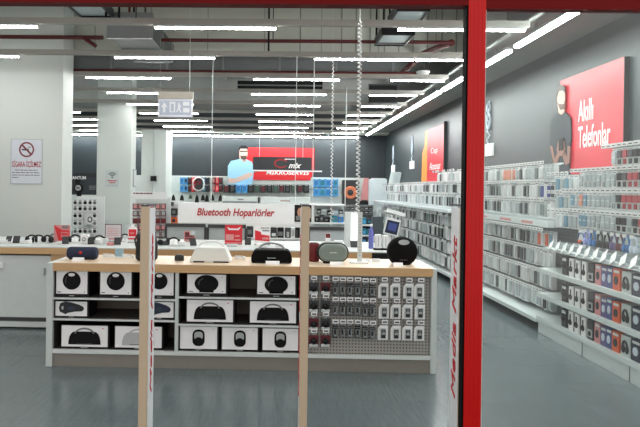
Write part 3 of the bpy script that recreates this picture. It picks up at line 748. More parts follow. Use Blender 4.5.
# red mini sign on the right
def f_mini(s, w, h):
    s.box(-w / 2, w / 2, 0, .003, .01, h, PAPER); s.box(-w * .45, w * .45, -.003, 0, h * .5, h * .95, DARKRED)
flyer(325.5, 330.5, 233, 241, 6.75, 'tiny dark red and white card in front of the grey screen', f_mini)

# right end of table: light box, bottle, white boxes
a = at(345.5, 212, 6.3); b = at(358, 245, 6.3)
t = thing('light_box', 'white upright panel with glowing face beside the coiled cord', 'light box', ((a.x + b.x) / 2, 6.3, ZT2))
W = b.x - a.x; H = a.z - ZT2
MB().box(-W / 2, W / 2, 0, .1, 0, H, OFFW).build('case', t, bevel=.003)
MB().box(-W * .05, W * .42, -.004, 0, .06, H - .02, SCREEN).build('glowing_face', t)
t = thing('bottle', 'blue violet plastic bottle right of the glowing panel', 'bottle', (x2(371, 6.15), 6.15, ZT2))
h = at(371, 224, 6.15).z - ZT2
MB().lathe((0, 0, 0), [(.022, 0), (.028, .006), (.028, h * .62), (.02, h * .76), (.012, h * .84), (.012, h * .9)], mat((110, 116, 190), .25), 18).build('body', t)
MB().lathe((0, 0, h * .9), [(.015, 0), (.015, h * .1)], WHITE, 14).build('cap', t)
for (px0, px1, py, lb) in ((375.5, 381.5, 234.5, 'narrow white box on black base right of the blue bottle'), (383, 388.5, 235.5, 'narrow white box on black base nearest the round speaker')):
    a = at(px0, py, 6.0); b = at(px1, 245, 6.0)
    t = thing('speaker_tower', lb, 'speaker', ((a.x + b.x) / 2, 6.0, ZT2), 0, 'white towers on the table')
    w_ = b.x - a.x; h = a.z - ZT2
    MB().box(-w_ / 2, w_ / 2, 0, .06, .02, h, WHITE).build('body', t, bevel=.006); MB().box(-w_ * .7, w_ * .7, -.01, .07, 0, .02, BLACK).build('base', t); MB().box(-w_ * .05, w_ * .05, -.002, 0, .04, h - .02, LGREY).build('front_slot', t)
t = thing('tablet_box', 'tilted blue picture box left of the case racks', 'box', at(390.5, 233.5, 6.5), 0)
p = at(390.5, 226, 7.2); t.location = (p.x, 7.2, 0)
b = MB().box(-.1, .09, 0, .03, .02, .24, WHITE).box(-.085, .075, -.003, 0, .04, .21, NAVY).box(-.06, .05, -.005, -.003, .08, .18, mat((62, 76, 140), .4))
b.xform(Matrix.Translation((0, 0, p.z - .14)) @ Matrix.Rotation(.22, 4, 'Y')).build('box_body', t)
MB().box(-.12, .12, -.1, .1, 0, .02, WHITE).box(-.015, .015, .03, .05, .02, p.z - .1, WHITE).build('stand', t)

# ------------------------------------------------------------------ goods rack between (middle ground, about 8-9 m)
def rack_bg(px0, px1, py0, Y, label, depth=.35, m=WHITE, name='display_rack'):
    a = at(px0, py0, Y); b = at(px1, 240, Y); w = b.x - a.x
    t = thing(name, label, 'rack', ((a.x + b.x) / 2, Y, 0))
    MB().box(-w / 2, w / 2, depth - .03, depth, 0, a.z, m).build('back_panel', t)
    return t, w, a.z
def panel_screen(px0, px1, py0, Y, label, bez_left=True):
    a = at(px0, py0, Y); b = at(px1, py0, Y); w = b.x - a.x
    t = thing('partition_panel', label, 'panel', ((a.x + b.x) / 2, Y, 0), 0, 'grey panels behind the table')
    MB().box(-w / 2, w / 2, 0, .04, 0, a.z - .03, mat((172, 182, 186), .35)).build('panel', t)
    fz = a.z
    MB().box(-w / 2, w / 2, -.02, .05, fz - .05, fz, DGREY).build('top_rail', t)
    for s in (-1, 1):
        MB().box(s * w / 2 - .018, s * w / 2 + .018, -.01, .045, 0, fz - .05, DGREY).build('post', t)
    return t
panel_screen(166, 205.5, 223.3, 8.3, 'grey panel with dark rail under left half of hanging sign')
panel_screen(208, 246, 224.3, 8.3, 'grey panel with dark rail behind the red poster')
panel_screen(309, 348, 226.5, 8.3, 'grey panel with dark rail behind the green oval speaker')
a = at(222, 235, 8.2)
# black boxed goods beyond
def goods_block(px0, px1, py0, py1, Y, base_m, label, cells, name='boxed_gadget', cat='box'):
    a = at(px0, py0, Y); b = at(px1, py1, Y); w = b.x - a.x; h = a.z - b.z
    m = MB().box(-w / 2, w / 2, 0, .15, 0, h, base_m)
    for (x0, x1, z0, z1, mm) in cells: m.box((x0 - .5) * w, (x1 - .5) * w, -.004, 0, z0 * h, z1 * h, mm)
    return single(m, name, label, cat, ((a.x + b.x) / 2, Y, b.z))
tr, w_, zt_ = rack_bg(245, 302, 224, 8.6, 'white goods rack under the right half of the hanging sign')
for py in (238.5, 247):
    z = at(270, py, 8.5).z; MB().box(-w_ / 2, w_ / 2, 0, .33, z - .025, z, WHITE).build('shelf', tr)
z1 = at(270, 238.5, 8.5).z; z2 = at(270, 247, 8.5).z
def rack_item(px0, px1, py0, zb, Y, m, label, cells=(), name='boxed_gadget', cat='box', grp=None):
    a = at(px0, py0, Y); b = at(px1, py0, Y); w = b.x - a.x; h = a.z - zb
    mb = MB().box(-w / 2, w / 2, 0, .14, 0, h, m)
    for (x0, x1, q0, q1, mm) in cells: mb.box((x0 - .5) * w, (x1 - .5) * w, -.004, 0, q0 * h, q1 * h, mm)
    return single(mb, name, label, cat, ((a.x + b.x) / 2, Y, zb), grp)
rack_item(246.5, 253, 226.5, z1, 8.64, CHAR, 'dark boxed gadget right of the tall red poster', [(.2, .8, .3, .7, MGREY)])
rack_item(270.5, 277, 227.5, z1, 8.64, CHAR, 'black box, first left on the rack shelf right of the flyer', [(.2, .8, .15, .45, OFFW)])
rack_item(277.3, 283.8, 227.5, z1, 8.64, BLACK, 'black box, second on the rack shelf right of the flyer', [(.15, .85, .2, .6, MGREY)])
rack_item(285, 291, 227.8, z1, 8.64, DGREY, 'dark box, third on the rack shelf right of the flyer', [(.3, .7, .1, .6, LGREY)])
rack_item(291.3, 295, 227.8, z1, 8.64, OFFW, 'slim white box on the rack shelf', [(.2, .8, .2, .8, LGREY)])
rack_item(295.3, 300, 227.8, z1, 8.64, BLACK, 'black box at the right end of the rack shelf', [(.2, .5, .1, .8, DGREY)])
rack_item(245.5, 252, 241, z2, 8.64, BLACK, 'low black gadget under the dark boxed gadget', [(.2, .6, .3, .6, LGREY)])
rack_item(272, 283, 242.5, z2, 8.64, CHAR, 'wide low black gadget behind the black dome speaker', [(.1, .4, .3, .8, OFFW)])
rack_item(285, 297, 243.2, z2, 8.64, CHAR, 'wide low grey gadget right of the black dome speaker', [(.1, .9, .4, .6, MGREY)])

# maroon carded goods rack, middle left
tr, w_, zt_ = rack_bg(132, 166.5, 197.5, 9.0, 'rack of maroon carded packs right of the white column', m=OFFW)
hd = MB().box(-w_ / 2, w_ / 2, -.02, .02, zt_ - .02, zt_ + .1, WHITE); dashes(hd, -w_ * .45, w_ * .1, zt_ + .06, .02, -.02, MAROON, 1); hd.build('header', tr)
k = 0
RN = ['top', 'second', 'third', 'fourth', 'fifth']
CN = ['leftmost', 'second', 'third', 'fourth', 'fifth', 'rightmost']
for r, py in enumerate((203.5, 210.5, 217.5, 224.5, 231.5)):
    for c, px in enumerate((135.5, 141, 146.5, 152, 158, 163.5)):
        p = at(px, py, 9.1); w1, h1 = .083, .1
        m = MB().box(-w1 / 2, w1 / 2, 0, .02, -h1, 0, MAROON).box(-w1 * .3, w1 * .35, -.008, 0, -h1 * .8, -h1 * .2, [PINK, DARKRED, LGREY][(r * 5 + c * 3) % 3]).box(-w1 * .4, w1 * .4, -.003, 0, -h1 * .15, -.004, LGREY)
        m.box(-.004, .004, .02, .238, -.01, 0, STEEL)
        single(m, 'hanging_pack', 'maroon carded pack, %s in the %s row of the maroon rack' % (CN[c], RN[r]), 'hanging pack', (p.x, 9.08, p.z), 'maroon packs')
# black and orange packs to its right
tr, w_, zt_ = rack_bg(166.6, 177.5, 201, 9.3, 'narrow white rack of black and orange packs left of the hanging sign')
for (py0, py1, px0, px1, m, lb, m2) in ((208.5, 215.5, 167.5, 177.3, CHAR, 'wide black pack with grey lens on the narrow rack', MGREY), (217.5, 223.5, 166.6, 177.3, ORANGE, 'orange and black pack below the black lens pack', CHAR), (227, 230, 166.6, 172, BLACK, 'small black pack on the narrow rack', DGREY), (230.8, 236, 166.6, 172, ORANGE, 'small orange pack at the foot of the narrow rack', DARKBROWN), (202, 206, 169, 172, BLACK, 'tiny black pack at the top of the narrow rack', DGREY)):
    goods_block(px0, px1, py0, py1, 9.47, m, lb, [(.5, .8, .25, .75, m2), (.15, .3, .4, .6, OFFW)], 'hanging_pack', 'hanging pack')

# watch poster and rack seen in the gap between the columns
YG = 14.0
a = at(60, 177, YG); b = at(100, 195, YG); w = b.x - a.x
t = thing('watch_poster', 'dark poster with a large round watch between the columns', 'poster', ((a.x + b.x) / 2, YG, a.z))
h = a.z - b.z
MB().box(-w / 2, w / 2, 0, .05, -h, .0, mat((44, 50, 56), .5)).box(-w / 2, w / 2, 0, .05, .0, .1, mat((30, 34, 37), .5)).build('panel', t)
pp = at(78.5, 188, YG); cx, cz = pp.x - t.location.x, pp.z - a.z
MB().lathe((cx, 0, cz), [(.125, .0), (.115, .025), (.08, .03)], BLACK, 28, 'Y').lathe((cx, -.03, cz), [(.075, 0), (.07, .006)], LGREY, 24, 'Y').prism(rrect(cx - .02, cz + .16, .12, .12, .02), 'Y', -.02, 0, BLACK).prism(rrect(cx + .02, cz - .16, .12, .12, .02), 'Y', -.02, 0, BLACK).box(cx - .045, cx + .045, -.039, -.036, cz - .01, cz + .02, DGREY).build('pictured_watch', t)
pl = at(79.5, 178, YG)
lettering('lettering', 'QUANTUM', .5, .1, PAPER, t, (at(76.2, 178, YG).x - t.location.x, -.001, pl.z - a.z), bold=.02)
xs_ = at(91, 188, YG).x - t.location.x
sm = MB(); 
for i in range(3): dashes(sm, xs_ - .05, xs_ + .12, cz - .03 + i * .04, .012, 0, LGREY, i)
sm.build('small_print', t)
MB().box(-w / 2, -w / 2 + .05, 0, .05, -a.z, -h, DGREY).build('post', t); MB().box(w / 2 - .05, w / 2, 0, .05, -a.z, -h, DGREY).build('post', t)
tr, w_, zt_ = rack_bg(71, 99, 196.5, 11.0, 'white rack of carded watch straps in the gap between the columns')
cells = 0
for r, py in enumerate((199.5, 205.5, 212.5, 220, 228)):
    for c, px in enumerate((75.5, 80.5, 85.5, 90.5, 95)):
        if r in (2, 3) and c in (2, 3): continue
        p = at(px, py, 11.2)
        m = MB().box(-.046, .046, 0, .01, -.125, 0, PAPER).lathe((0, 0, -.065), [(.036, 0), (.028, .012)], [CHAR, MGREY, BLACK][(r + c) % 3], 12, 'Y').box(-.03, .03, -.002, 0, -.02, -.008, DGREY).box(-.004, .004, .01, .16, -.01, 0, STEEL)
        single(m, 'hanging_pack', 'white carded watch strap, %s in the %s row between the columns' % (CN[c] if c < 4 else 'rightmost', RN[r]), 'hanging pack', (p.x, 11.18, p.z), 'watch straps')
p = at(88, 225, 11.1); q = at(88, 213.5, 11.1)
m = MB().box(-.115, .115, 0, .06, 0, q.z - p.z, PAPER).prism(ell(0, (q.z - p.z) * .45, .05, .06), 'Y', -.01, 0, CHAR).prism(ell(0, (q.z - p.z) * .45, .03, .04), 'Y', -.012, -.01, WHITE)
single(m, 'watch_box', 'larger white watch box hung amid the watch straps', 'box', (p.x, 11.22, p.z))

# ------------------------------------------------------------------ hanging signs
# evacuation sign
YE = 7.0
a = at(158, 91.5, YE); b = at(193, 117, YE); w = b.x - a.x; h = at(175, 92, YE).z - at(175, 117, YE).z; zc = at(175, 104.5, YE).z
t = thing('exit_sign', 'hanging exit direction sign with pale blue pictogram face', 'sign', ((a.x + b.x) / 2, YE, zc))
MB().box(-w / 2, w / 2, -.03, .03, h * .22, h / 2, mat((176, 172, 160), .5)).build('housing', t)
MB().box(-w * .485, w * .485, -.012, .012, -h / 2, h * .22, mat((226, 230, 240), .4)).build('panel', t)
ic = MB(); PB = mat((184, 193, 210), .5)
ic.box(-w * .44, w * .44, -.014, -.012, -h * .42, h * .15, PB)
WH = mat((232, 236, 240), .5)
ic.prism([(-w * .4, -h * .12), (-w * .31, h * .08), (-w * .22, -h * .12), (-w * .28, -h * .12), (-w * .28, -h * .32), (-w * .34, -h * .32), (-w * .34, -h * .12)], 'Y', -.017, -.014, WH)
ic.box(-w * .16, -w * .0, -.017, -.014, -h * .32, h * .1, WH).box(-w * .12, -w * .04, -.019, -.017, -h * .28, h * .02, PB)
ic.prism(ell(w * .1, h * .03, w * .025, w * .025, 12), 'Y', -.017, -.014, WH).prism([(w * .07, h * -.02), (w * .14, 0), (w * .16, -.1 * h), (w * .13, -.16 * h), (w * .18, -.32 * h), (w * .14, -.32 * h), (w * .1, -.2 * h), (w * .05, -.32 * h), (w * .02, -.3 * h), (w * .08, -.14 * h)], 'Y', -.017, -.014, WH)
ic.box(w * .22, w * .4, -.017, -.014, -h * .05, h * .1, WH).box(w * .22, w * .4, -.017, -.014, -h * .32, -h * .14, WH)
ic.build('pictogram', t)
xw = at(190, 60, YE).x - t.location.x
MB().tube([(xw, 0, h / 2), (xw, 0, ZC - zc)], .004, OFFW, 6).build('wire', t); MB().tube([(-w * .44, 0, h / 2), (-w * .44, 0, ZC - zc)], .002, LGREY, 6).build('wire', t)

# category sign
YH = 7.4
a = at(178, 204, YH); b = at(294.5, 223, YH); zt = at(240, 203.6, YH).z; zb = at(240, 223.4, YH).z
t = thing('hanging_sign', 'white hanging sign with red Bluetooth speaker lettering', 'sign', (0, YH, zb))
h = zt - zb
xe = at(314, 213, YH).x
MB().box(a.x, b.x, 0, .02, 0, h, mat((232, 236, 238), .4)).box(b.x, xe, 0, .02, 0, h, mat((216, 220, 222), .4)).build('panel', t)
l0, l1 = at(197, 214, YH).x, at(274.5, 214, YH).x
lettering('lettering', 'Bluetooth Hoparlörler', l1 - l0, h * .5, mat((170, 14, 22), .5), t, ((l0 + l1) / 2, -.001, h * .5), shear=.22, bold=.025)
xk0, xk1 = at(294.5, 213, YH).x, at(311.5, 213, YH).x
pc = MB().box(xk0, xk1, -.003, 0, h * .12, h * .98, BLACK).prism(ell((xk0 * .7 + xk1 * .3), h * .6, .03, .06), 'Y', -.005, -.003, SKIN).box(xk0 + .02, xk0 + .09, -.005, -.003, h * .2, h * .42, MGREY).box(xk1 - .06, xk1 - .01, -.005, -.003, h * .3, h * .8, BEIGE)
pc.build('picture', t)
w = MB()
for px in (211.5, 295.5, 313):
    xx = at(px, 170, YH).x; MB().tube([(min(xx, xe - .01), .01, h), (min(xx, xe - .01), .01, 3.3 + .03 - zb)], .006, OFFW, 6).build('wire', t)

# black hanging sign before the poster
YK = 15.2
a = at(253, 157, YK); b = at(322, 172, YK); zt = at(285, 157, YK).z; zb = at(285, 171.5, YK).z; h = zt - zb
t = thing('hanging_sign', 'black hanging sign with red ring and white script before the red poster', 'sign', ((a.x + b.x) / 2, YK, zb))
w = b.x - a.x
MB().box(-w / 2, w * .35, 0, .04, .03, h, mat((36, 42, 46), .5)).build('panel', t)
MB().box(-w / 2, w / 2, -.02, .05, 0, .035, PAPER).build('bottom_rail', t)
cx = at(281, 163, YK).x - t.location.x; cz = h * .55
lg = MB().prism(arcpts(cx, cz, .2, .5, 5.6, rz=.13) + arcpts(cx, cz, .15, 5.6, .5, rz=.09), 'Y', -.006, 0, mat((150, 24, 30), .5)).box(cx + .1, cx + .4, -.006, 0, h * .82, h * .88, PAPER)
lg.build('logo', t)
lettering('lettering', 'mix', .36, .15, PAPER, t, (at(295, 166, YK).x - t.location.x, -.001, h * .42), shear=.4, bold=.03)
w2 = MB()
for px in (259.5, 303): 
    xx = at(px, 150, YK).x - t.location.x; MB().tube([(xx, .02, h), (xx, .02, 3.33 - zb)], .006, OFFW, 6).build('wire', t)

# cords from the ceiling
def coiled(px, py0, py1, Y, r, turns, label, rod=.006):
    a = at(px, py0, Y); b = at(px, py1, Y); n = turns * 10
    pts = []
    for i in range(n + 1):
        q = i / n; an = 2 * PI * turns * q
        pts.append((r * math.cos(an), r * math.sin(an), (a.z - b.z) * (1 - q)))
    mb = MB().tube(pts, rod, mat((214, 216, 214), .4), 5)
    mb.tube([(0, 0, a.z - b.z), (0, 0, 4.5 - b.z)], .004, OFFW, 5)
    return single(mb, 'coiled_cord', label, 'cord', (b.x, Y, b.z))
coiled(357.5, 22, 211, 4.95, .014, 44, 'thick white coiled cord hanging to the stand on the counter', .0065)
coiled(331, 60, 226, 7.9, .012, 44, 'thinner white coiled cord hanging behind the green oval speaker', .0065)
p = at(346.3, 110, 9.5); q = at(346.3, 205, 9.5)
single(MB().tube([(p.x, 9.5, 3.33), (p.x, 9.5, q.z)], .009, OFFW, 6), 'hanging_wire', 'straight white wire hanging between the two coiled cords', 'wire')
# ------------------------------------------------------------------ signs on columns
a = at(11, 139, 8.39); b = at(42, 184, 8.39)
w, h = b.x - a.x, at(26, 139, 8.39).z - at(26, 184, 8.39).z
t = thing('no_smoking_sign', 'white no smoking notice on the wide white column', 'sign', ((a.x + b.x) / 2, 8.4, at(26, 184, 8.39).z))
MB().box(-w / 2, w / 2, -.01, 0, 0, h, mat((208, 214, 222), .4)).build('plate', t)
f = MB(); e = .008
f.box(-w / 2, w / 2, -.012, -.01, 0, e, LGREY).box(-w / 2, w / 2, -.012, -.01, h - e, h, LGREY).box(-w / 2, -w / 2 + e, -.012, -.01, 0, h, LGREY).box(w / 2 - e, w / 2, -.012, -.01, 0, h, LGREY); f.build('border', t)
R = w * .24; cz = h * .765; INK = mat((120, 40, 52), .5)
s = MB().prism(arcpts(0, cz, R, 0, PI) + arcpts(0, cz, R * .8, PI, 0), 'Y', -.014, -.01, INK).prism(arcpts(0, cz, R, PI, 2 * PI) + arcpts(0, cz, R * .8, 2 * PI, PI), 'Y', -.014, -.01, INK)
s.prism([(-R * .66, cz + R * .5), (-R * .5, cz + R * .66), (R * .66, cz - R * .5), (R * .5, cz - R * .66)], 'Y', -.015, -.01, INK)
s.box(-R * .62, R * .3, -.0135, -.01, cz - R * .12, cz + R * .08, DGREY).prism(ell(R * .35, cz + R * .3, R * .25, R * .14, 12), 'Y', -.0135, -.01, LGREY)
s.build('pictogram', t)
lettering('lettering', 'SİGARA İÇİLMEZ', w * .92, h * .19, mat((176, 44, 56), .5), t, (0, -.0105, h * .445), bold=.006)
sp = MB()
for i, (x0, x1) in enumerate(((-.36, .36), (-.45, .42), (-.45, .42), (-.45, -.25))): dashes(sp, x0 * w, x1 * w, h * (.3 - .055 * i), .01, -.01, DGREY, i + 20)
sp.build('small_print', t)
a = at(105.5, 170, 11.99); b = at(119, 187.5, 11.99); w = b.x - a.x; h = a.z - b.z
t = thing('wifi_notice', 'small white notice with wireless fan symbol on the second column', 'sign', ((a.x + b.x) / 2, 12.0, b.z))
MB().box(-w / 2, w / 2, -.012, 0, 0, h, mat((196, 204, 204), .4)).build('plate', t)
s = MB()
for i in range(3):
    r1 = w * (.12 + .1 * i); MB().prism(arcpts(0, h * .58, r1 + w * .05, PI * .22, PI * .78, 8) + arcpts(0, h * .58, r1, PI * .78, PI * .22, 8), 'Y', -.015, -.012, DGREY).build('fan_arc', t)
s.prism(ell(0, h * .58, w * .06, w * .06, 10), 'Y', -.015, -.012, DGREY)
dashes(s, -w * .34, w * .34, h * .36, .022, -.012, INKRED, 1); dashes(s, -w * .2, w * .2, h * .24, .022, -.012, INKRED, 2); dashes(s, -w * .4, w * .4, h * .1, .01, -.012, LGREY, 3)
s.build('small_print', t)
# slim box mount at the second column edge
a = at(131.5, 169, 12.2); b = at(134, 187, 12.2)
t = thing('cable_box', 'slim grey plate on the side of the second column', 'wall plate', (XZ(131, 150, 12)[0], 12.3, b.z))
MB().box(0, .02, -.12, .12, 0, a.z - b.z, LGREY).build('plate', t); MB().box(.02, .024, -.09, .09, .03, a.z - b.z - .03, OFFW).build('inner_panel', t)
# pole and box on third column
p = at(153.5, 178.5, 16.95)
t = thing('alarm_box', 'small black box on a thin conduit on the rear column', 'alarm box', (p.x, 17.0, p.z))
MB().box(-.09, .09, -.08, -.002, -.08, .08, BLACK).build('box', t, bevel=.005); MB().tube([(0, -.03, -p.z + .05), (0, -.03, 1.5)], .02, OFFW, 8).build('conduit', t)

# ------------------------------------------------------------------ security pedestals
def pedestal(px_f, label):
    Yp = 2.85; xf = at(px_f, 300, Yp).x; zt = at(px_f, 206.5, Yp).z
    t = thing('security_pedestal', label, 'security gate', (xf, Yp, 0), 0, 'security pedestals at the entrance')
    MB().box(-.021, .021, 0, .03, .0, zt, BEIGE).build('front_strip', t, bevel=.002)
    MB().box(-.019, .019, .03, .17, 0, zt - .01, mat((214, 218, 220), .4)).build('body', t)
    MB().box(-.02, .02, .0, .2, zt, zt + .01, DGREY).build('cap', t)
    MB().box(-.06, .06, -.02, .26, 0, .03, MGREY).build('base', t)
    for f, x in (('east', .0195), ('west', -.0195)):
        lettering('lettering', 'Media Markt', .86, .062 if px_f > 400 else .035, INKRED, t, (x, .1, zt * .6), f, vertical=True, shear=.3)
    return t
pedestal(143.5, 'beige fronted security pedestal left of the entrance opening')
pedestal(304.5, 'beige fronted security pedestal at the centre of the entrance')
pedestal(464.5, 'white security pedestal with red lettering beside the red post')

# ------------------------------------------------------------------ back wall
def flat(px0, px1, py0, py1, Y): 
    a = at(px0, py0, Y); b = at(px1, py1, Y); return a.x, b.x, b.z, a.z
YW = YB - .02
x0, x1, z0, z1 = flat(247, 314, 147.5, 180, YW)
t = thing('wall_poster', 'red wall poster with a smiling man in a light blue shirt', 'poster', (x0, YW, z0))
w, h = x1 - x0, z1 - z0
MB().prism([(-.05, -.02), (w * .94, -.02), (w, h * .28), (w, h), (-.02, h)], 'Y', -.02, 0, mat((206, 30, 38), .5)).build('red_panel', t)
MB().prism([(0, h * .2), (w * .1, h * .2), (w * .36, h * .42), (0, h * .42)], 'Y', -.024, -.02, MGREY).build('grey_wedge', t)
lettering('lettering', 'MİKROSERVİS', w * .64, h * .16, PAPER, t, (w * .61, -.021, h * .235), shear=.2, bold=.03)
def loc_pts(pts, tx, tz, Y): return [(at(a, b, Y).x - tx, at(a, b, Y).z - tz) for a, b in pts]
P = lambda pts: loc_pts(pts, x0, z0, YW)
s = MB()
s.prism(P([(227.5, 186), (228, 166), (231, 161), (238, 159.5), (243, 158), (247, 159.5), (252, 162), (254, 168), (252.5, 186)]), 'Y', -.03, -.021, SHIRTB)
s.build('shirt', t)
s = MB().prism(P([(239.5, 158.5), (239.3, 150), (240.5, 147.2), (246.5, 147.2), (247.8, 150), (247.5, 156), (245.5, 159.5), (242, 159.8)]), 'Y', -.034, -.03, SKINP)
s.prism(P([(228.5, 183.5), (228, 177.5), (235, 178.5), (248, 173), (252, 172.5), (253, 175), (248, 178.5), (236, 182.8)]), 'Y', -.034, -.03, SKINP)
s.prism(P([(242, 162), (243.5, 159.5), (246, 159.5), (246, 161.5)]), 'Y', -.033, -.03, SKIN); s.build('face_and_arms', t)
s = MB().prism(P([(239, 151.5), (239, 148.2), (241, 145.8), (246, 145.6), (248.2, 147.8), (248, 151.5), (247, 148.8), (240.5, 148.8)]), 'Y', -.038, -.034, BLACK)
s.prism(P([(239.8, 151.8), (239.8, 150.8), (247.8, 150.8), (247.8, 151.8)]), 'Y', -.038, -.034, BLACK)
s.prism(P([(240, 155), (240.8, 155.8), (246.5, 155.8), (247.3, 155), (246.2, 159), (243.8, 160), (241.2, 159)]), 'Y', -.037, -.034, mat((80, 62, 56), .7)); s.build('hair_and_beard', t)

def wallbox(px0, px1, py0, py1, m, label, m2=None, kind='box', Y=18.35, grp=None, round_=False, nm='boxed_gadget'):
    x0, x1, z0, z1 = flat(px0, px1, py0, py1, Y); w, h = x1 - x0, z1 - z0
    mb = MB().box(-w / 2, w / 2, 0, YB - Y - .02, 0, h, m)
    if m2: mb.prism(ell(0, h * .5, w * .3, h * .3, 14) if round_ else [(-w * .32, h * .2), (w * .32, h * .2), (w * .32, h * .8), (-w * .32, h * .8)], 'Y', -.008, 0, m2)
    mb.box(-w * .3, w * .3, -.005, 0, h * .88, h * .94, OFFW)
    return single(mb, nm, label, kind, ((x0 + x1) / 2, Y, z0), grp)
# two rows of boxes left group
cols = [(180, 183.8, LBLUE, BLUE, 'bright blue'), (184, 187.6, LBLUE, NAVY, 'blue'), (188, 191.2, CHAR, DARKRED, 'black and red'), (191.6, 194.6, REDP, PINK, 'red'), (202.3, 205, TEAL, OFFW, 'teal'), (205.3, 209, CHAR, NAVY, 'black'), (212.5, 215.2, MAROON, PINK, 'maroon'), (215.6, 218.6, REDP, PINK, 'pink red'), (218.9, 222.3, CHAR, DARKRED, 'dark')]
for r, (y0, y1) in enumerate(((177.2, 184.2), (184.8, 191.8))):
    for i, (a, b, m, m2, nm) in enumerate(cols):
        wallbox(a, b, y0, y1, m, '%s box in the %s row of the left group on the back wall' % (nm, ['upper', 'lower'][r]), m2, 'box', 18.35, 'boxes left of the man on the back wall', round_=True)
# round hoop logo
p = at(198.5, 184, 18.3)
t = thing('ring_display', 'white ring display amid the boxes on the back wall', 'display', (p.x, 18.3, p.z))
MB().tube([(.19 * math.cos(2 * PI * i / 32), 0, .22 * math.sin(2 * PI * i / 32)) for i in range(33)], .02, PAPER, 8).build('ring', t)
MB().box(-.1, .1, .05, .28, -.24, .24, CHAR).build('back_plate', t); MB().box(-.1, .1, .03, .05, -.02, .12, MAROON).build('centre_badge', t)
for i in range(14):
    a = 223.5 + i * 6.15
    if i in (2, 3): m, m2, nm = LBLUE, BLUE, 'bright blue'
    else: m, m2, nm = [(CHAR, MAROON, 'dark'), (BLACK, DGREY, 'black'), (DGREY, GREEN, 'dark grey')][i % 3]
    wallbox(a, a + 5.4, 184.6, 192.8, m, '%s box, number %d of the long row under the poster' % (nm, i + 1), m2, 'box', 18.35, 'long row of boxes on the back wall')
    bpy.context.scene.collection.objects[-1]['label'] = '%s square box, %s along the row under the red poster' % (nm, (ORD + ['thirteenth', 'fourteenth'])[i])
for r, (y0, y1) in enumerate(((178.8, 187), (187.8, 196.2))):
    for c, a in enumerate((313.6, 319.6, 325.6, 332.6)):
        wallbox(a, a + 5.6, y0, y1, LBLUE, 'blue box, %s of four in the %s row right of the poster' % (NTH[c], ['upper', 'lower'][r]), [BLUE, TEAL][c % 2], 'box', 18.35, 'blue boxes on the back wall', round_=(c % 3 == 0))
for i, px in enumerate((173.5, 182, 190.5, 197, 203, 207, 212.5, 220.5)):
    p = at(px, 194.5, 18.3); hh = [.22, .2, .14, .28, .2, .24, .2, .22][i]
    m = MB().prism([(-.07, -hh), (.07, -hh), (.05, -hh * .35), (.015, -hh * .1), (.015, 0), (-.015, 0), (-.015, -hh * .1), (-.05, -hh * .35)], 'Y', 0, .03, BLACK if i != 2 else GREEN).box(-.008, .008, .03, .3, -.02, 0, STEEL)
    single(m, 'hanging_gadget', 'black gadget hung on the back wall, %s from the left' % ORD[i], 'gadget', (p.x, 18.28, p.z), 'gadgets hung low on the back wall')
# white machines on a shelf
zs = at(265, 203.5, 18.2).z
t = thing('display_shelf', 'long white shelf along the back wall under the boxes', 'shelf', (0, 18.25, zs))
xa, xb = at(169, 203, 18.2).x, at(368, 203, 18.2).x
MB().box(xa, xb, -.15, .35, -.05, 0, WHITE).build('board', t)
for i in range(6): MB().prism([(.0, -.3), (.35, -.3), (.35, -.05), (-.12, -.05)], 'X', xa + .2 + i * 1.2, xa + .22 + i * 1.2, LGREY).build('bracket', t)
def shelf_item(px0, px1, py0, m, label, extra, cat='printer', nm='printer'):
    a = at(px0, py0, 18.2); b = at(px1, py0, 18.2); w = b.x - a.x; h = a.z - zs
    t = thing(nm, label, cat, ((a.x + b.x) / 2, 18.2, zs))
    MB().box(-w / 2, w / 2, 0, .3, 0, h, m).build('body', t, bevel=.01)
    s = MB()
    for (x0, x1, q0, q1, mm) in extra: s.box((x0 - .5) * w, (x1 - .5) * w, -.01, 0, q0 * h, q1 * h, mm)
    s.build('front_detail', t); return t
shelf_item(222, 259, 196.5, OFFW, 'wide white machine left on the back wall shelf', [(.42, .58, .5, .65, MGREY), (.02, .95, .04, .3, MGREY), (.97, 1.0, 0, 1, BLACK)])
shelf_item(260.5, 310, 196.8, OFFW, 'wide white machine with red badge on back wall shelf', [(.4, .6, .35, .5, mat((150, 90, 84), .5)), (0.02, .98, .08, .14, LGREY)])
# orange cone speaker in black box
YR = 18.2
a = at(343, 180, YR); b = at(359, 203, YR)
t = thing('car_speaker', 'black speaker cabinet with round orange cone on the back shelf', 'speaker', ((a.x + b.x) / 2, YR, zs))
w, h = b.x - a.x, a.z - zs
MB().box(-w / 2, w / 2, 0, .3, 0, h, CHAR).build('cabinet', t)
c = at(350.5, 192.5, YR); cx, cz = c.x - t.location.x, c.z - zs
MB().lathe((cx, 0, cz), [(.21, 0), (.21, .02), (.18, .03), (.1, .0)], mat((206, 118, 82), .5), 28, 'Y').build('cone', t); MB().lathe((cx, -.02, cz), [(.1, -.02), (.09, .01), (.05, .03)], CHAR, 20, 'Y').build('dust_cap', t)
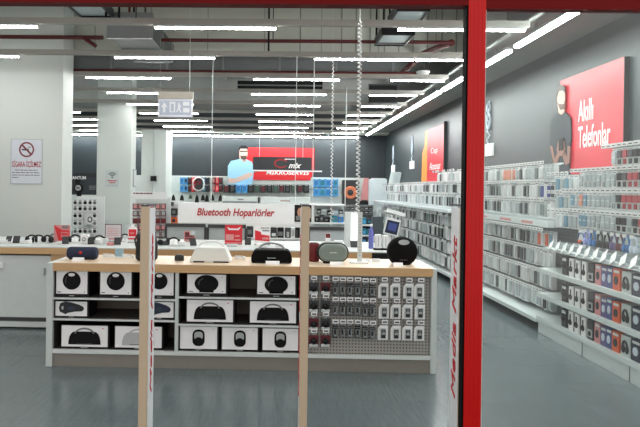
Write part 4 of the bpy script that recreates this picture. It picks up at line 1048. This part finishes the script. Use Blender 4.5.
# pinkish banner and white unit
x0, x1, z0, z1 = flat(360.5, 371, 178, 203, 18.3)
t = thing('pink_banner', 'pale pink banner with maroon mark right of the orange speaker', 'banner', ((x0 + x1) / 2, 18.3, zs))
w, h = x1 - x0, z1 - zs
MB().prism([(-w / 2, .05), (w / 2, .05), (w / 2, h), (-w * .2, h)], 'Y', 0, .03, PINK).build('sheet', t); MB().prism([(w * .2, h * .55), (w / 2, h * .5), (w / 2, h), (w * .25, h)], 'Y', -.004, 0, MAROON).build('printed_mark', t); MB().box(-w / 2, w / 2, -.03, .1, 0, .05, BLACK).build('foot', t)
p = at(364.5, 201, 18.15)
single(MB().prism(rrect(0, .06, .38, .12, .05), 'Y', 0, .12, BLACK).box(-.1, .1, .02, .1, .12, .16, CHAR), 'black_gadget', 'low black gadget before the pink banner on the back shelf', 'gadget', (p.x, 18.12, zs))
x0, x1, z0, z1 = flat(371.5, 386.5, 179, 220, 17.6)
t = thing('white_cabinet', 'tall pale white cabinet in the rear right corner', 'cabinet', ((x0 + x1) / 2, 17.6, 0))
MB().box((x0 - x1) / 2, (x1 - x0) / 2, 0, .6, 0, z1, mat((198, 210, 214), .5)).build('body', t, bevel=.01); MB().box((x0 - x1) / 2 + .04, (x1 - x0) / 2 - .04, -.01, 0, .1, z1 - .06, mat((206, 216, 220), .5)).build('door', t)
# hooks with black goods under the back shelf
for r, py in enumerate((206.5, 210.5, 214.5)):
    for c, px in enumerate((348.5, 352.5, 362, 366.5, 370.5)):
        p = at(px, py, 16.0); m = MB().box(-.055, .055, 0, .05, -.09, 0, [CHAR, BLACK, DGREY][(r + c) % 3]).box(-.035, .035, -.004, 0, -.07, -.04, [MGREY, LGREY][c % 2]).box(-.008, .008, .05, .349, -.02, 0, STEEL)
        single(m, 'hanging_pack', 'small black pack, %s in %s row below the orange speaker' % (CN[c], RN[r]), 'hanging pack', (p.x, 16.0, p.z), 'black packs below the orange speaker')
x0, x1, z0, z1 = flat(342, 373, 204.5, 240, 16.36)
t = thing('display_rack', 'grey rack of black packs below the orange speaker', 'rack', ((x0 + x1) / 2, 16.35, 0))
MB().box((x0 - x1) / 2, (x1 - x0) / 2, 0, .05, 0, z1, MGREY).build('back_panel', t); MB().box((x0 - x1) / 2, (x1 - x0) / 2, -.2, .05, .1, .16, WHITE).build('base_shelf', t)

# white rack behind grey screen with black headsets (centre right)
YQ = 12.0
x0, x1, z0, z1 = flat(310, 345, 204, 240, YQ)
t = thing('display_rack', 'white wall rack with dark goods behind the right grey panel', 'rack', ((x0 + x1) / 2, YQ + .3, 0))
w = x1 - x0
MB().box(-w / 2, w / 2, 0, .05, 0, z1, OFFW).build('back_panel', t)
zq = at(328, 222.5, YQ).z; MB().box(-w / 2, w / 2, -.35, 0, zq - .03, zq, WHITE).build('shelf', t); zq2 = at(328, 204.5, YQ).z; MB().box(-w / 2, w / 2, -.3, 0, zq2 - .03, zq2, WHITE).build('shelf', t)
for i, (px0, px1, py, m, lb) in enumerate(((315, 319.5, 216.5, BLACK, 'black headset box left on the rear white rack'), (319.8, 324, 215, CHAR, 'black headset box second on the rear white rack'), (324.3, 330, 217.5, BLACK, 'wide black box third on the rear white rack'), (331.5, 337, 216, TEAL, 'teal box on the rear white rack'), (338, 343.5, 217, BLUE, 'blue box at the right end of the rear white rack'))):
    rack_item(px0, px1, py, zq, YQ + .05, m, lb, [(.2, .6, .3, .7, MGREY)])
for i, (px, py) in enumerate(((319, 209), (324, 209.5), (329.5, 210.5), (335.5, 210.5), (341, 209.5))):
    p = at(px, py, YQ + .1); single(MB().box(-.05, .05, 0, .03, -.1, .0, [CHAR, OFFW, BLACK, PALEB, CHAR][i]).box(-.03, .03, -.004, 0, -.08, -.04, LGREY).box(-.008, .008, .03, .2, -.02, 0, STEEL), 'hanging_pack', 'small hanging pack, %s along the rear white rack' % ORD[i], 'hanging pack', (p.x, YQ + .1, p.z), 'packs on the rear white rack')
# teal goods shelves and dark panel right of light box
YV = 9.5
x0, x1, z0, z1 = flat(361, 373, 216, 250, YV)
t = thing('display_rack', 'narrow dark rack with teal boxes behind the coiled cord', 'rack', ((x0 + x1) / 2, YV + .2, 0)); w = x1 - x0
MB().box(-w / 2, w / 2, 0, .04, 0, z1, CHAR).build('back_panel', t)
for i, py in enumerate((224.5, 235, 243.5)):
    zq = at(367, py, YV).z; MB().box(-w / 2, w / 2, -.2, 0, zq - .025, zq, WHITE).build('shelf', t)
    rack_item(362, 366.5, py - 6.5, zq, YV + .02, TEAL if i != 2 else NAVY, '%s box, left on the %s shelf of the narrow dark rack' % ('teal' if i != 2 else 'navy', RN[i]), [(.2, .8, .2, .6, LBLUE)])
    rack_item(367.2, 371.5, py - 5.5, zq, YV + .02, [NAVY, TEAL, CHAR][i], '%s box, right on the %s shelf of the narrow dark rack' % (['navy', 'teal', 'dark'][i], RN[i]), [(.2, .8, .3, .7, [TEAL, NAVY, PALEB][i])])
x0, x1, z0, z1 = flat(372.5, 383, 216.5, 236, 9.0)
t = thing('monitor', 'dark grey display panel right of the teal boxes', 'monitor', ((x0 + x1) / 2, 9.0, 0)); w = x1 - x0
MB().box(-w / 2, w / 2, 0, .04, z0, z1, mat((66, 74, 80), .4)).build('screen', t); MB().box(-.03, .03, .01, .04, 0, z0, DGREY).box(-.15, .15, -.1, .15, 0, .02, DGREY).build('stand', t)

# ------------------------------------------------------------------ right wall: posters
def west(name, px_far, px_near, X, pyt, pyb):
    a = atX(px_far, pyt, X); b = atX(px_near, pyt, X); return a.y, b.y
XW = XR - .001
yf, yn = atX(564, 80, XW).y, atX(629, 57, XW).y
zt = (atX(564, 80.5, XW).z + atX(628.5, 57.5, XW).z) / 2; zb = atX(575, 177, XW).z - .12
t = thing('wall_poster', 'big red poster lettered Akilli Telefonlar with man holding a phone', 'poster', (XR, yf, zb))
t['label'] = 'big red poster about smartphones with a grey shirted man, right wall'
L = yf - yn; H = zt - zb
MB().box(-.05, 0, -L, 0, 0, H, mat((204, 40, 56), .35)).build('panel', t)
MB().box(-.052, .0, -L - .012, -L, 0, H, CHAR).build('edge', t)
def wtext(s, px0, px1, py, hpx):
    a = atX(px0, py, XR - .05); b = atX(px1, py, XR - .05)
    zc = atX((px0 + px1) / 2, py, XR - .05).z
    lettering('lettering', s, a.y - b.y, hpx, PAPER, t, (-.051, (a.y + b.y) / 2 - yf, zc - zb), 'west', bold=.012)
wtext('Akıllı', 578.5, 593.5, 110, .25)
wtext('Telefonlar', 578.5, 610.5, 135, .26)
def W3(pts, X): return [(atX(a, b, X).y - yf, atX(a, b, X).z - zb) for a, b in pts]
XM = XR - .055
s = MB().prism(W3([(554, 176), (553, 150), (551, 142), (552, 120), (557, 113.5), (562, 112), (567, 113), (571.5, 118), (572, 140), (570, 150), (570, 176)], XM), 'X', -.07, -.052, SHIRTG); s.build('shirt', t)
s = MB().prism(W3([(560, 113), (559, 104), (558.6, 94), (560, 88.5), (564, 87.5), (566.5, 92), (566.5, 102), (566, 112), (563, 115)], XM), 'X', -.075, -.07, SKINP)
s.prism(W3([(551.5, 146), (554, 146), (556, 159), (559.5, 152), (561.5, 154.5), (558, 165), (555.5, 165)], XM), 'X', -.075, -.07, SKIND)
s.prism(W3([(569, 146), (571.8, 146), (571, 163), (567, 165), (563.5, 155), (566, 152), (568.5, 158)], XM), 'X', -.075, -.07, SKIND)
s.prism(W3([(558.5, 150), (560, 141), (566, 141), (567, 150), (564, 156), (560, 156)], XM), 'X', -.079, -.075, SKIND); s.build('face_and_arms', t)
s = MB().prism(W3([(558.4, 97), (558.2, 90), (560, 86), (563, 84.5), (566.5, 87), (567, 93), (565, 90.5), (560.5, 91)], XM), 'X', -.08, -.075, mat((112, 106, 104), .7)).prism(W3([(559.2, 102), (560.5, 104), (565.5, 104), (566.4, 101), (566, 109), (562, 110)], XM), 'X', -.078, -.075, mat((110, 90, 84), .7)); s.build('hair_and_beard', t)
s = MB().prism(W3([(561, 151), (561, 139), (565.4, 138), (565.4, 150)], XM), 'X', -.085, -.075, BLACK); s.build('pictured_phone', t)
# further poster
yf2, yn2 = atX(429.5, 130, XW).y, atX(446.5, 125, XW).y
zt2 = atX(438, 127, XW).z; zb2 = atX(438, 184, XW).z
t = thing('wall_poster', 'narrow red accessory poster with orange strip further along right wall', 'poster', (XR, yf2, zb2))
L = yf2 - yn2; H = zt2 - zb2
MB().box(-.05, 0, -L, 0, 0, H, mat((206, 38, 52), .4)).build('panel', t); MB().box(-.06, .0, -L - .03, -L, .1, H + .05, CHAR).build('edge', t)
yo = atX(423.5, 150, XW).y
MB().prism([(0, 0), (yo - yf2, 0), ((yo - yf2) * .9, H * .6), ((yo - yf2) * .5, H * .72), ((yo - yf2) * .35, H), (0, H)], 'X', -.045, 0, YELLOW).build('orange_figure', t)
ya, yb_ = atX(433, 150, XR).y - yf2, atX(442, 150, XR).y - yf2
lettering('lettering', 'Cep', abs(ya - yb_) * .75, H * .13, PAPER, t, (-.051, (ya + yb_) / 2 + .08, H * .58), 'west', bold=.0)
lettering('lettering', 'Aksesuar', abs(ya - yb_) * 1.25, H * .13, PAPER, t, (-.051, (ya + yb_) / 2 + .0, H * .32), 'west', bold=.0)
# white outline figures with word plates
def outline_fig(px, pyt, pyb, plate, label):
    p = atX(px, plate, XW); zt = atX(px, pyt, XW).z
    t = thing('wall_figure', label, 'wall decoration', (XR, p.y, p.z))
    h = zt - p.z; s = .22
    MB().box(-.03, 0, -s, s, -.09, .12, PAPER).build('word_plate', t)
    pts = [(-.02, s * .3 * math.sin(i * .8) * (1 if i % 2 else -1), .12 + (h - .12) * i / 10) for i in range(11)]
    MB().tube(pts, .012, PALEB, 6).tube([(-.02, .09 * math.cos(2 * PI * i / 12), h * .6 + .14 * math.sin(2 * PI * i / 12)) for i in range(13)], .012, PALEB, 6).tube([(-.02, .07 * math.cos(2 * PI * i / 12), h - .1 + .1 * math.sin(2 * PI * i / 12)) for i in range(13)], .01, PALEB, 6).build('outline', t)
outline_fig(393.5, 146, 172, 169, 'white line figure with word plate nearest the rear corner')
outline_fig(412.5, 136, 168, 165.5, 'white line figure with word plate left of the narrow red poster')
outline_fig(489, 102, 157, 151, 'white line figure with word plate just right of the red post')

# ------------------------------------------------------------------ right wall racks
XFACE = 3.08; XBK = 3.5; XSH = 2.88
YN0, YN1 = 3.6, 6.13
near = thing('case_rack', 'near wall rack with headphone shelves behind the glass pane', 'rack', (0, 0, 0))
MB().box(XBK, XR - .002, YN0, YN1, 0, 1.7, PERF).build('back_panel', near)
WS = mat((206, 216, 216), .4)
MB().box(2.905, XBK, YN0, YN1, 0, .14, WS).box(2.9, 2.905, 4.55, 4.556, 0, .135, MGREY).box(2.9, 2.905, 5.25, 5.256, 0, .135, MGREY).build('plinth', near)
SHZ = [.186, .44, .712]
for z in SHZ: MB().box(XSH, XBK, YN0, YN1, z - .045, z, WS).build('shelf', near)
MB().box(XSH + .02, XBK, YN0, 6.05, .92, .945, WS).box(3.0, XBK, YN0, 6.05, .945, 1.0, mat((150, 162, 164), .4)).build('ledge', near)
# slanted price tickets on the ledge
i = 0; y = 3.98
while y < 6.0:
    m = MB().box(-.002, .002, -.05, .05, 0, .1, WHITE); m.xform(Matrix.Rotation(-.55, 4, 'X') @ Matrix.Rotation(.5, 4, 'Y'))
    m.build('price_ticket', near, (XSH + .01, y, .945)); y += .135
for z, ye in ((1.95, 5.1), (1.75, 5.62)): MB().box(XFACE + .045, XFACE + .06, YN0, ye, z - .01, z + .01, WS).build('hook_rail', near)
for y_ in (4.2, 5.0): MB().box(XFACE + .045, XBK, y_, y_ + .015, 1.735, 1.745, WS).build('rail_arm', near)
for z in SHZ[:2]: MB().box(3.2, 3.21, YN0, YN1, z, z + .2, DGREY).build('shade_board', near)  # dark boards added as painted shade behind and above the boxes
MB().box(3.2, 3.21, YN0, YN1, SHZ[2], .92, DGREY).build('shade_board', near)  # same painted shade behind the top shelf boxes
mid = thing('case_rack', 'middle wall rack filled with hanging phone cases right of the red post', 'rack', (0, 0, 0))
YM0, YM1 = 6.15, 9.2
MB().box(XBK, XR - .002, YM0, YM1, 0, 1.72, PERF).build('back_panel', mid)
MB().box(XSH, XBK, YM0, YM1, .105, .15, WS).build('base_shelf', mid)
MB().box(3.1, XBK, YM0, YM1, 0, .105, BLACK).build('dark_void', mid)  # black filler paints the dark void under the raised base shelf
MB().box(3.0, XBK, YM0, YM1, 1.15, 1.22, WS).box(2.998, 3.0, 6.5, 6.8, 1.17, 1.2, PINK).box(2.998, 3.0, 7.1, 7.45, 1.17, 1.2, PINK).box(2.998, 3.0, 7.9, 8.2, 1.17, 1.2, PINK).build('label_strip', mid)
MB().box(XFACE + .075, XFACE + .09, YM0, YM1, 1.855, 1.875, WS).build('hook_rail', mid)
far = thing('case_rack', 'far wall rack filled with phone cases left of the red post', 'rack', (0, 0, 0))
YFR0, YFR1 = 9.22, 15.6
MB().box(XBK, XR - .002, YFR0, YFR1, 0, 1.75, PERF).build('back_panel', far); MB().box(XSH, XBK, YFR0, YFR1, .105, .15, WS).build('base_shelf', far); MB().box(3.1, XBK, YFR0, YFR1, 0, .105, BLACK).build('dark_void', far)  # black filler under the base shelf is the painted dark void
MB().box(2.86, XBK, YFR0, YFR1, 1.17, 1.22, WS).build('shelf', far)

# packs: card with a clear blister and a case in it (faces -X)
def case_pack(case_m, card_m=PAPER, w=.082, h=.165, two=False):
    m = MB().box(0, .006, -w / 2, w / 2, -h, 0, card_m)
    m.prism(rrect(0, -h * .55, w * .76, h * .74, .012, 2), 'X', -.014, 0, case_m)
    m.box(-.002, 0, -w * .4, w * .4, -h * .13, -h * .05, LGREY)
    if two: m.box(-.016, -.014, -w * .3, w * .3, -h * .55, -h * .5, WHITE)
    m.box(.006, .05, -w / 2 + .004, w / 2 - .004, -h, -.008, card_m)
    return m
CASES = {'white': (mat((214, 220, 220), .35), PAPER), 'pale grey': (mat((166, 176, 178), .35), PAPER), 'dark grey': (mat((62, 68, 70), .4), mat((190, 196, 196), .5)), 'black': (mat((26, 28, 30), .4), OFFW), 'clear': (mat((190, 200, 202), .2), mat((206, 214, 214), .5)), 'sage': (mat((120, 136, 132), .4), OFFW),
         'salmon': (mat((224, 150, 126), .4), OFFW), 'blue': (mat((58, 66, 136), .4), PAPER), 'red': (mat((178, 50, 58), .4), PAPER), 'orange': (ORANGE, PAPER), 'sky': (mat((110, 150, 170), .4), PAPER)}
NEARC = {'black': BLACK, 'red': CASES['red'][0], 'dark grey': CASES['dark grey'][0], 'white': CASES['pale grey'][0]}
def near_pack(col):
    m = MB().box(0, .05, -.034, .034, -.155, 0, OFFW).box(-.012, 0, -.028, .028, -.085, -.022, NEARC[col])
    for q in (-.016, .004): m.box(-.01, 0, q, q + .012, -.142, -.098, NEARC[col])
    m.box(-.002, 0, -.028, .028, -.016, -.004, LGREY)
    return m
CM = {}
def cm(col, two=False, w=.082, h=.165):
    k = (col, two, w, h)
    if k not in CM: CM[k] = (near_pack(col) if two and col in NEARC else case_pack(*CASES[col], w=w, h=h, two=two)).mesh('phone_case_pack')
    if k not in CM: CM[k] = case_pack(*CASES[col], w=w, h=h, two=two).mesh('phone_case_pack')
    return CM[k]
HOOK = MB().tube([(.44, 0, 0), (-.07, 0, 0), (-.08, 0, .01)], .003, STEEL, 5).box(-.084, -.08, -.034, .034, -.004, .032, WHITE).box(-.0855, -.084, -.022, .022, .008, .017, DGREY).mesh('hook')
HCOUNT = {}
REST_HOOK = {}
HOOK_S = MB().tube([(.1, 0, 0), (-.07, 0, 0), (-.08, 0, .01)], .003, STEEL, 5).box(-.084, -.08, -.034, .034, -.004, .032, WHITE).box(-.0855, -.084, -.022, .022, .008, .017, DGREY).mesh('hook')
def hook(parent, x, y, z, short=False):
    n = HCOUNT.get(parent.name, 0)
    if n < 100:
        o = bpy.data.objects.new('hook', HOOK_S if short else HOOK); COL.objects.link(o); o.parent = parent; o.location = (x, y, z); HCOUNT[parent.name] = n + 1
    else:
        m = REST_HOOK.setdefault(parent.name, (parent, MB()))[1]
        m.box(x, x + (.1 if short else .44), y - .003, y + .003, z - .003, z + .003, STEEL).box(x - .084, x - .08, y - .034, y + .034, z - .004, z + .032, WHITE).box(x - .0855, x - .084, y - .022, y + .022, z + .008, z + .017, DGREY)
NP = 0
STUFF = MB()
def pack(x, y, z, col, label, group, two=False, w=.082, h=.165):
    o = bpy.data.objects.new('phone_case_pack', cm(col, two, w, h)); COL.objects.link(o); o.location = (x, y, z); tag(o, label, 'phone case', group)
rr = random.Random(11)
def pick(r):
    q = rr.random()
    return 'white' if q < .34 else 'pale grey' if q < .48 else 'clear' if q < .64 else 'dark grey' if q < .82 else 'black' if q < .93 else 'sage'
RW = ['top', 'second', 'third', 'fourth', 'fifth', 'sixth', 'bottom']
MROWS = [1.86, 1.65, 1.44, 1.105, .885, .65, .42]
for r, z in enumerate(MROWS):
    y = YM0 + .09; i = 0
    col = 'white'
    hh = [.175, .175, .18, .185, .2, .2, .215][r]
    while y < YM1 - .03:
        if rr.random() < .8: col = pick(r)
        if r == 0 and 7.15 < y < 7.5: col = 'salmon'
        if r == 1 and 6.3 < y < 6.42: col = 'blue'
        if r == 3 and y < 6.5: col = rr.choice(['sky', 'orange', 'white', 'blue'])
        xx = XFACE + rr.uniform(-.025, .025)
        if y < 8.45:
            pack(xx, y, z, col, '%s phone case pack hanging in the %s row of the middle wall rack' % (col, RW[r]), '%s cases in the %s row' % (col, RW[r]), w=.066, h=hh); NP += 1
        else:
            sc = CASES[col]; STUFF.box(xx, xx + .05, y - .033, y + .033, z - hh, z, sc[1]).box(xx - .014, xx, y - .026, y + .026, z - hh * .93, z - hh * .17, sc[0])
        hook(mid, XFACE - .02, y, z + .005, r == 0)
        y += .076; i += 1
# near rack: four rows of two-tone cases
NROWS = [(1.945, 5.1), (1.745, 5.62), (1.55, 5.72), (1.35, 5.62)]
for r, (z, yend) in enumerate(NROWS):
    y = 4.12; hh = .15
    while y < yend:
        if y > 5.42: col = rr.choice(['salmon', 'clear', 'pale grey', 'white', 'sky'])
        elif y > 5.0: col = rr.choice(['white', 'clear', 'pale grey'])
        else: col = rr.choice(['black', 'red', 'red', 'dark grey', 'black', 'white'])
        pack(XFACE - .03, y, z, col, '%s phone case pack in the %s row of the near wall rack' % (col, RW[r]), '%s cases in the %s row of the near rack' % (col, RW[r]), True, .068, hh); NP += 1
        hook(near, XFACE - .05, y, z + .005, r < 2)
        y += .076
# pale packs filling between near rack and middle rack
for r, (z, yend) in enumerate(NROWS):
    y = yend + .1
    while y < YN1 - .03:
        col = rr.choice(['clear', 'sky', 'white', 'pale grey']) if r else 'clear'
        if r > 0:
            pack(XFACE, y, z - .02, col, '%s phone case pack at the far end of the near rack, %s row' % (col, RW[r]), '%s cases at the far end, %s row' % (col, RW[r])); NP += 1
            hook(near, XFACE - .02, y, z - .015)
        y += .09
# far rack: nearest ones singly, the rest as one
FROWS = [1.88, 1.68, 1.46, 1.12, .9, .66, .42]
fy = [YFR0 + .08 + .092 * i for i in range(70)]
for i, y in enumerate(fy):
    if y > YFR1 - .05: break
    for r, z in enumerate(FROWS):
        if r == 0 and y > 10.6: continue
        col = pick(r); xx = XFACE + rr.uniform(-.03, .03) - (.1 if r > 2 else 0)
        if NP < 298 and y < 10.4:
            pack(xx, y, z, col, '%s phone case pack in the %s row of the far wall rack' % (col, RW[r]), '%s cases in the %s row of the far rack' % (col, RW[r])); NP += 1
        else:
            sc = CASES[col]; hf = [.175, .175, .2, .19, .205, .21, .22][r]; STUFF.box(xx, xx + .05, y - .041, y + .041, z - hf, z, sc[1]).box(xx - .014, xx, y - .031, y + .031, z - hf * .93, z - .03, sc[0])
        hook(far, xx - .02, y, z + .005)
o = STUFF.build('phone_case_packs'); tag(o, 'phone case packs filling the rest of the far wall rack', 'phone cases', kind='stuff')
for nm, (par, m) in REST_HOOK.items(): tag(m.build('hooks', par), kind='stuff')
# headphones hung above the ledge of the near rack
for i, (px, m, nm) in enumerate(((587, mat((150, 160, 220), .4), 'lilac'), (593, BLUE, 'blue'), (600, CHAR, 'charcoal'), (607, BLACK, 'black'), (614, PURPLE, 'plum'), (620, MAROON, 'maroon'), (626.5, BLUE, 'bright blue'), (634, PALEB, 'pale blue'))):
    p = atX(px, 240, XFACE - .04); z = 1.0
    t = thing('headphones', '%s over-ear headphones hanging above the price ticket ledge' % nm, 'headphones', (XFACE - .04, p.y, z), 0, 'headphones on the near rack')
    MB().tube([(0, .04 * math.cos(a), .1 + .07 * math.sin(a)) for a in [PI * k / 12 for k in range(13)]], .008, m, 8).build('headband', t)
    for s in (-1, 1): MB().lathe((0, s * .028, .065), [(.012, -.018), (.02, -.014), (.02, .012), (.014, .018)], m, 14, 'X', sx=1, sy=1.7).build('ear_cup', t)
    MB().tube([(.3, 0, .17), (-.02, 0, .17)], .004, STEEL, 6).box(-.022, -.018, -.026, .026, .16, .19, WHITE).build('hook', t)
# orange ball pack
p = atX(582, 241, XFACE - .02)
single(MB().box(0, .02, -.06, .06, 0, .17, PAPER).ball((-.01, .02, .05), .022, ORANGE).ball((-.01, -.02, .04), .02, NAVY).tube([(-.01, .05 * math.cos(a), .09 + .05 * math.sin(a)) for a in [PI * k / 10 for k in range(11)]], .006, BLUE, 6), 'earphone_pack', 'white pack with orange and navy earphones beside the lilac headphones', 'earphones', (XFACE - .02, p.y, 1.0))
# boxed earphones on the three shelves
items = [(563, .085, 'black', None), (569.5, .085, 'white', 0), (575.5, .085, 'white', 0), (582, .085, 'white', 0), (589, .09, 'photo', 0), (596, .085, 'pinkish', PINK), (602, .085, 'violet', PURPLE), (607.5, .08, 'blue', mat((60, 76, 130), .5)), (614, .1, 'orange', ORANGE), (624, .12, 'grey', 0), (634, .12, 'navy', NAVY), (645, .12, 'white', 0), (657, .12, 'red', REDP)]
SN = ['bottom', 'middle', 'top']
for k, z in enumerate(SHZ):
    for j, (px, w, nm, mm) in enumerate(items):
        y = 2.92 * F / (px - 277); hh = .185 if k < 2 else .19
        hh *= rr.uniform(.92, 1.0)
        m = MB()
        if nm == 'white': m.box(0, .2, -w / 2, w / 2, 0, hh, PAPER).prism(ell(0, hh * .42, w * .3, hh * .16), 'X', -.006, 0, BLACK).box(-.004, 0, -w * .1, w * .1, hh * .5, hh * .85, CHAR).box(-.004, 0, w * .4, w * .5, 0, hh, CHAR)
        elif nm == 'black': m.box(0, .2, -w / 2, w / 2, 0, hh, CHAR).ball((-.004, 0, hh * .5), (.02, .03, .03), BLACK).box(-.004, 0, -w * .4, w * .4, hh * .75, hh * .9, OFFW)
        elif nm == 'photo': m.box(0, .2, -w / 2, w / 2, 0, hh, CHAR).prism([(-w * .4, .02), (w * .4, .02), (w * .4, hh * .5), (-w * .4, hh * .5)], 'X', -.004, 0, LGREY).prism(ell(0, hh * .3, w * .22, hh * .12), 'X', -.008, -.004, BLACK)
        elif nm == 'grey': m.box(0, .2, -w / 2, w / 2, 0, hh, PALE).tube([(-.008, w * .25 * math.cos(a), hh * .45 + hh * .3 * math.sin(a)) for a in [PI * q / 10 for q in range(11)]], .008, CHAR, 6).ball((-.004, -w * .2, hh * .35), (.014, .02, .035), CHAR).ball((-.004, w * .2, hh * .35), (.014, .02, .035), CHAR)
        else: m.box(0, .2, -w / 2, w / 2, 0, hh, mm).prism(ell(0, hh * .45, w * .26, hh * .2), 'X', -.006, 0, CHAR if nm in ('orange', 'red', 'pinkish') else PALEB).box(-.004, 0, -w * .4, w * .3, hh * .8, hh * .92, OFFW)
        same = {569.5: 'first ', 575.5: 'second ', 582: 'third '}.get(px, '')
        lb = '%s%s headphone box standing on the %s shelf of the near rack' % (same, nm if nm not in ('photo',) else 'dark picture', SN[k])
        if px == 645: lb = 'white headphone box nearest the frame edge on the %s near shelf' % SN[k]
        single(m, 'headphone_box', lb, 'box', (2.915, y, z + .001), 'headphone boxes on the near shelves')
# end stand at the rear: slanted boards and dark boxes
for i, (px, X_, lb) in enumerate(((389, 2.9, 'leftmost leaning pale board at the rear of the aisle'), (392.5, 3.0, 'middle leaning pale board at the rear of the aisle'), (396, 3.1, 'rightmost leaning pale board at the rear of the aisle'))):
    Yx = 15.9 + i * .1
    a = at(px, 180, Yx); m = MB().box(-.05, .05, 0, .04, 0, .86, WS); m.xform(Matrix.Rotation(.2, 4, 'Y') @ Matrix.Identity(4))
    single(m, 'leaning_board', lb, 'board', (a.x - .06, Yx - .0, 1.22), 'leaning boards')
t = thing('display_unit', 'low white unit under the leaning boards at rear right', 'display unit', (3.2, 16.1, 0))
MB().box(-.3, .35, -.25, .4, 0, 1.2, WS).build('body', t); MB().box(-.34, .38, -.3, .42, 1.2, 1.22, WHITE).build('top', t)
p = at(399.5, 190, 16.2)
single(MB().box(-.09, .09, 0, .08, 0, .42, MAROON).box(-.06, .06, -.005, 0, .2, .36, PINK), 'hanging_pack', 'maroon box right of the leaning boards', 'box', (p.x + .02, 16.15, 1.22))
single(MB().box(-.1, .1, 0, .1, 0, .24, BLACK).box(-.06, .06, -.005, 0, .05, .12, DGREY), 'boxed_gadget', 'black box in front of the maroon box at the aisle end', 'box', (p.x - .02, 15.98, 1.22))
# slanted white tray near the tablet box
p = at(394, 214, 9.3)
t = thing('literature_tray', 'white slanted tray above the blue picture box', 'tray', (p.x, 9.3, 0))
b = MB().box(-.16, .16, -.1, .1, 0, .02, WHITE).box(-.16, .16, -.1, -.09, .02, .06, WHITE); b.xform(Matrix.Translation((0, 0, p.z)) @ Matrix.Rotation(.25, 4, 'Y')).build('tray', t)
MB().box(-.02, .02, -.02, .02, 0, p.z, LGREY).box(-.2, .2, -.15, .15, 0, .02, LGREY).build('stand', t)

# ------------------------------------------------------------------ world, colour management
wd = bpy.data.worlds.new('mall'); S.world = wd; wd.use_nodes = True
wd.node_tree.nodes['Background'].inputs[0].default_value = (1.0, .98, .95, 1); wd.node_tree.nodes['Background'].inputs[1].default_value = .75
S.view_settings.view_transform = 'Standard'; S.view_settings.look = 'None'; S.view_settings.gamma = 1; S.view_settings.use_curve_mapping = False
S.view_settings.exposure = 0.7
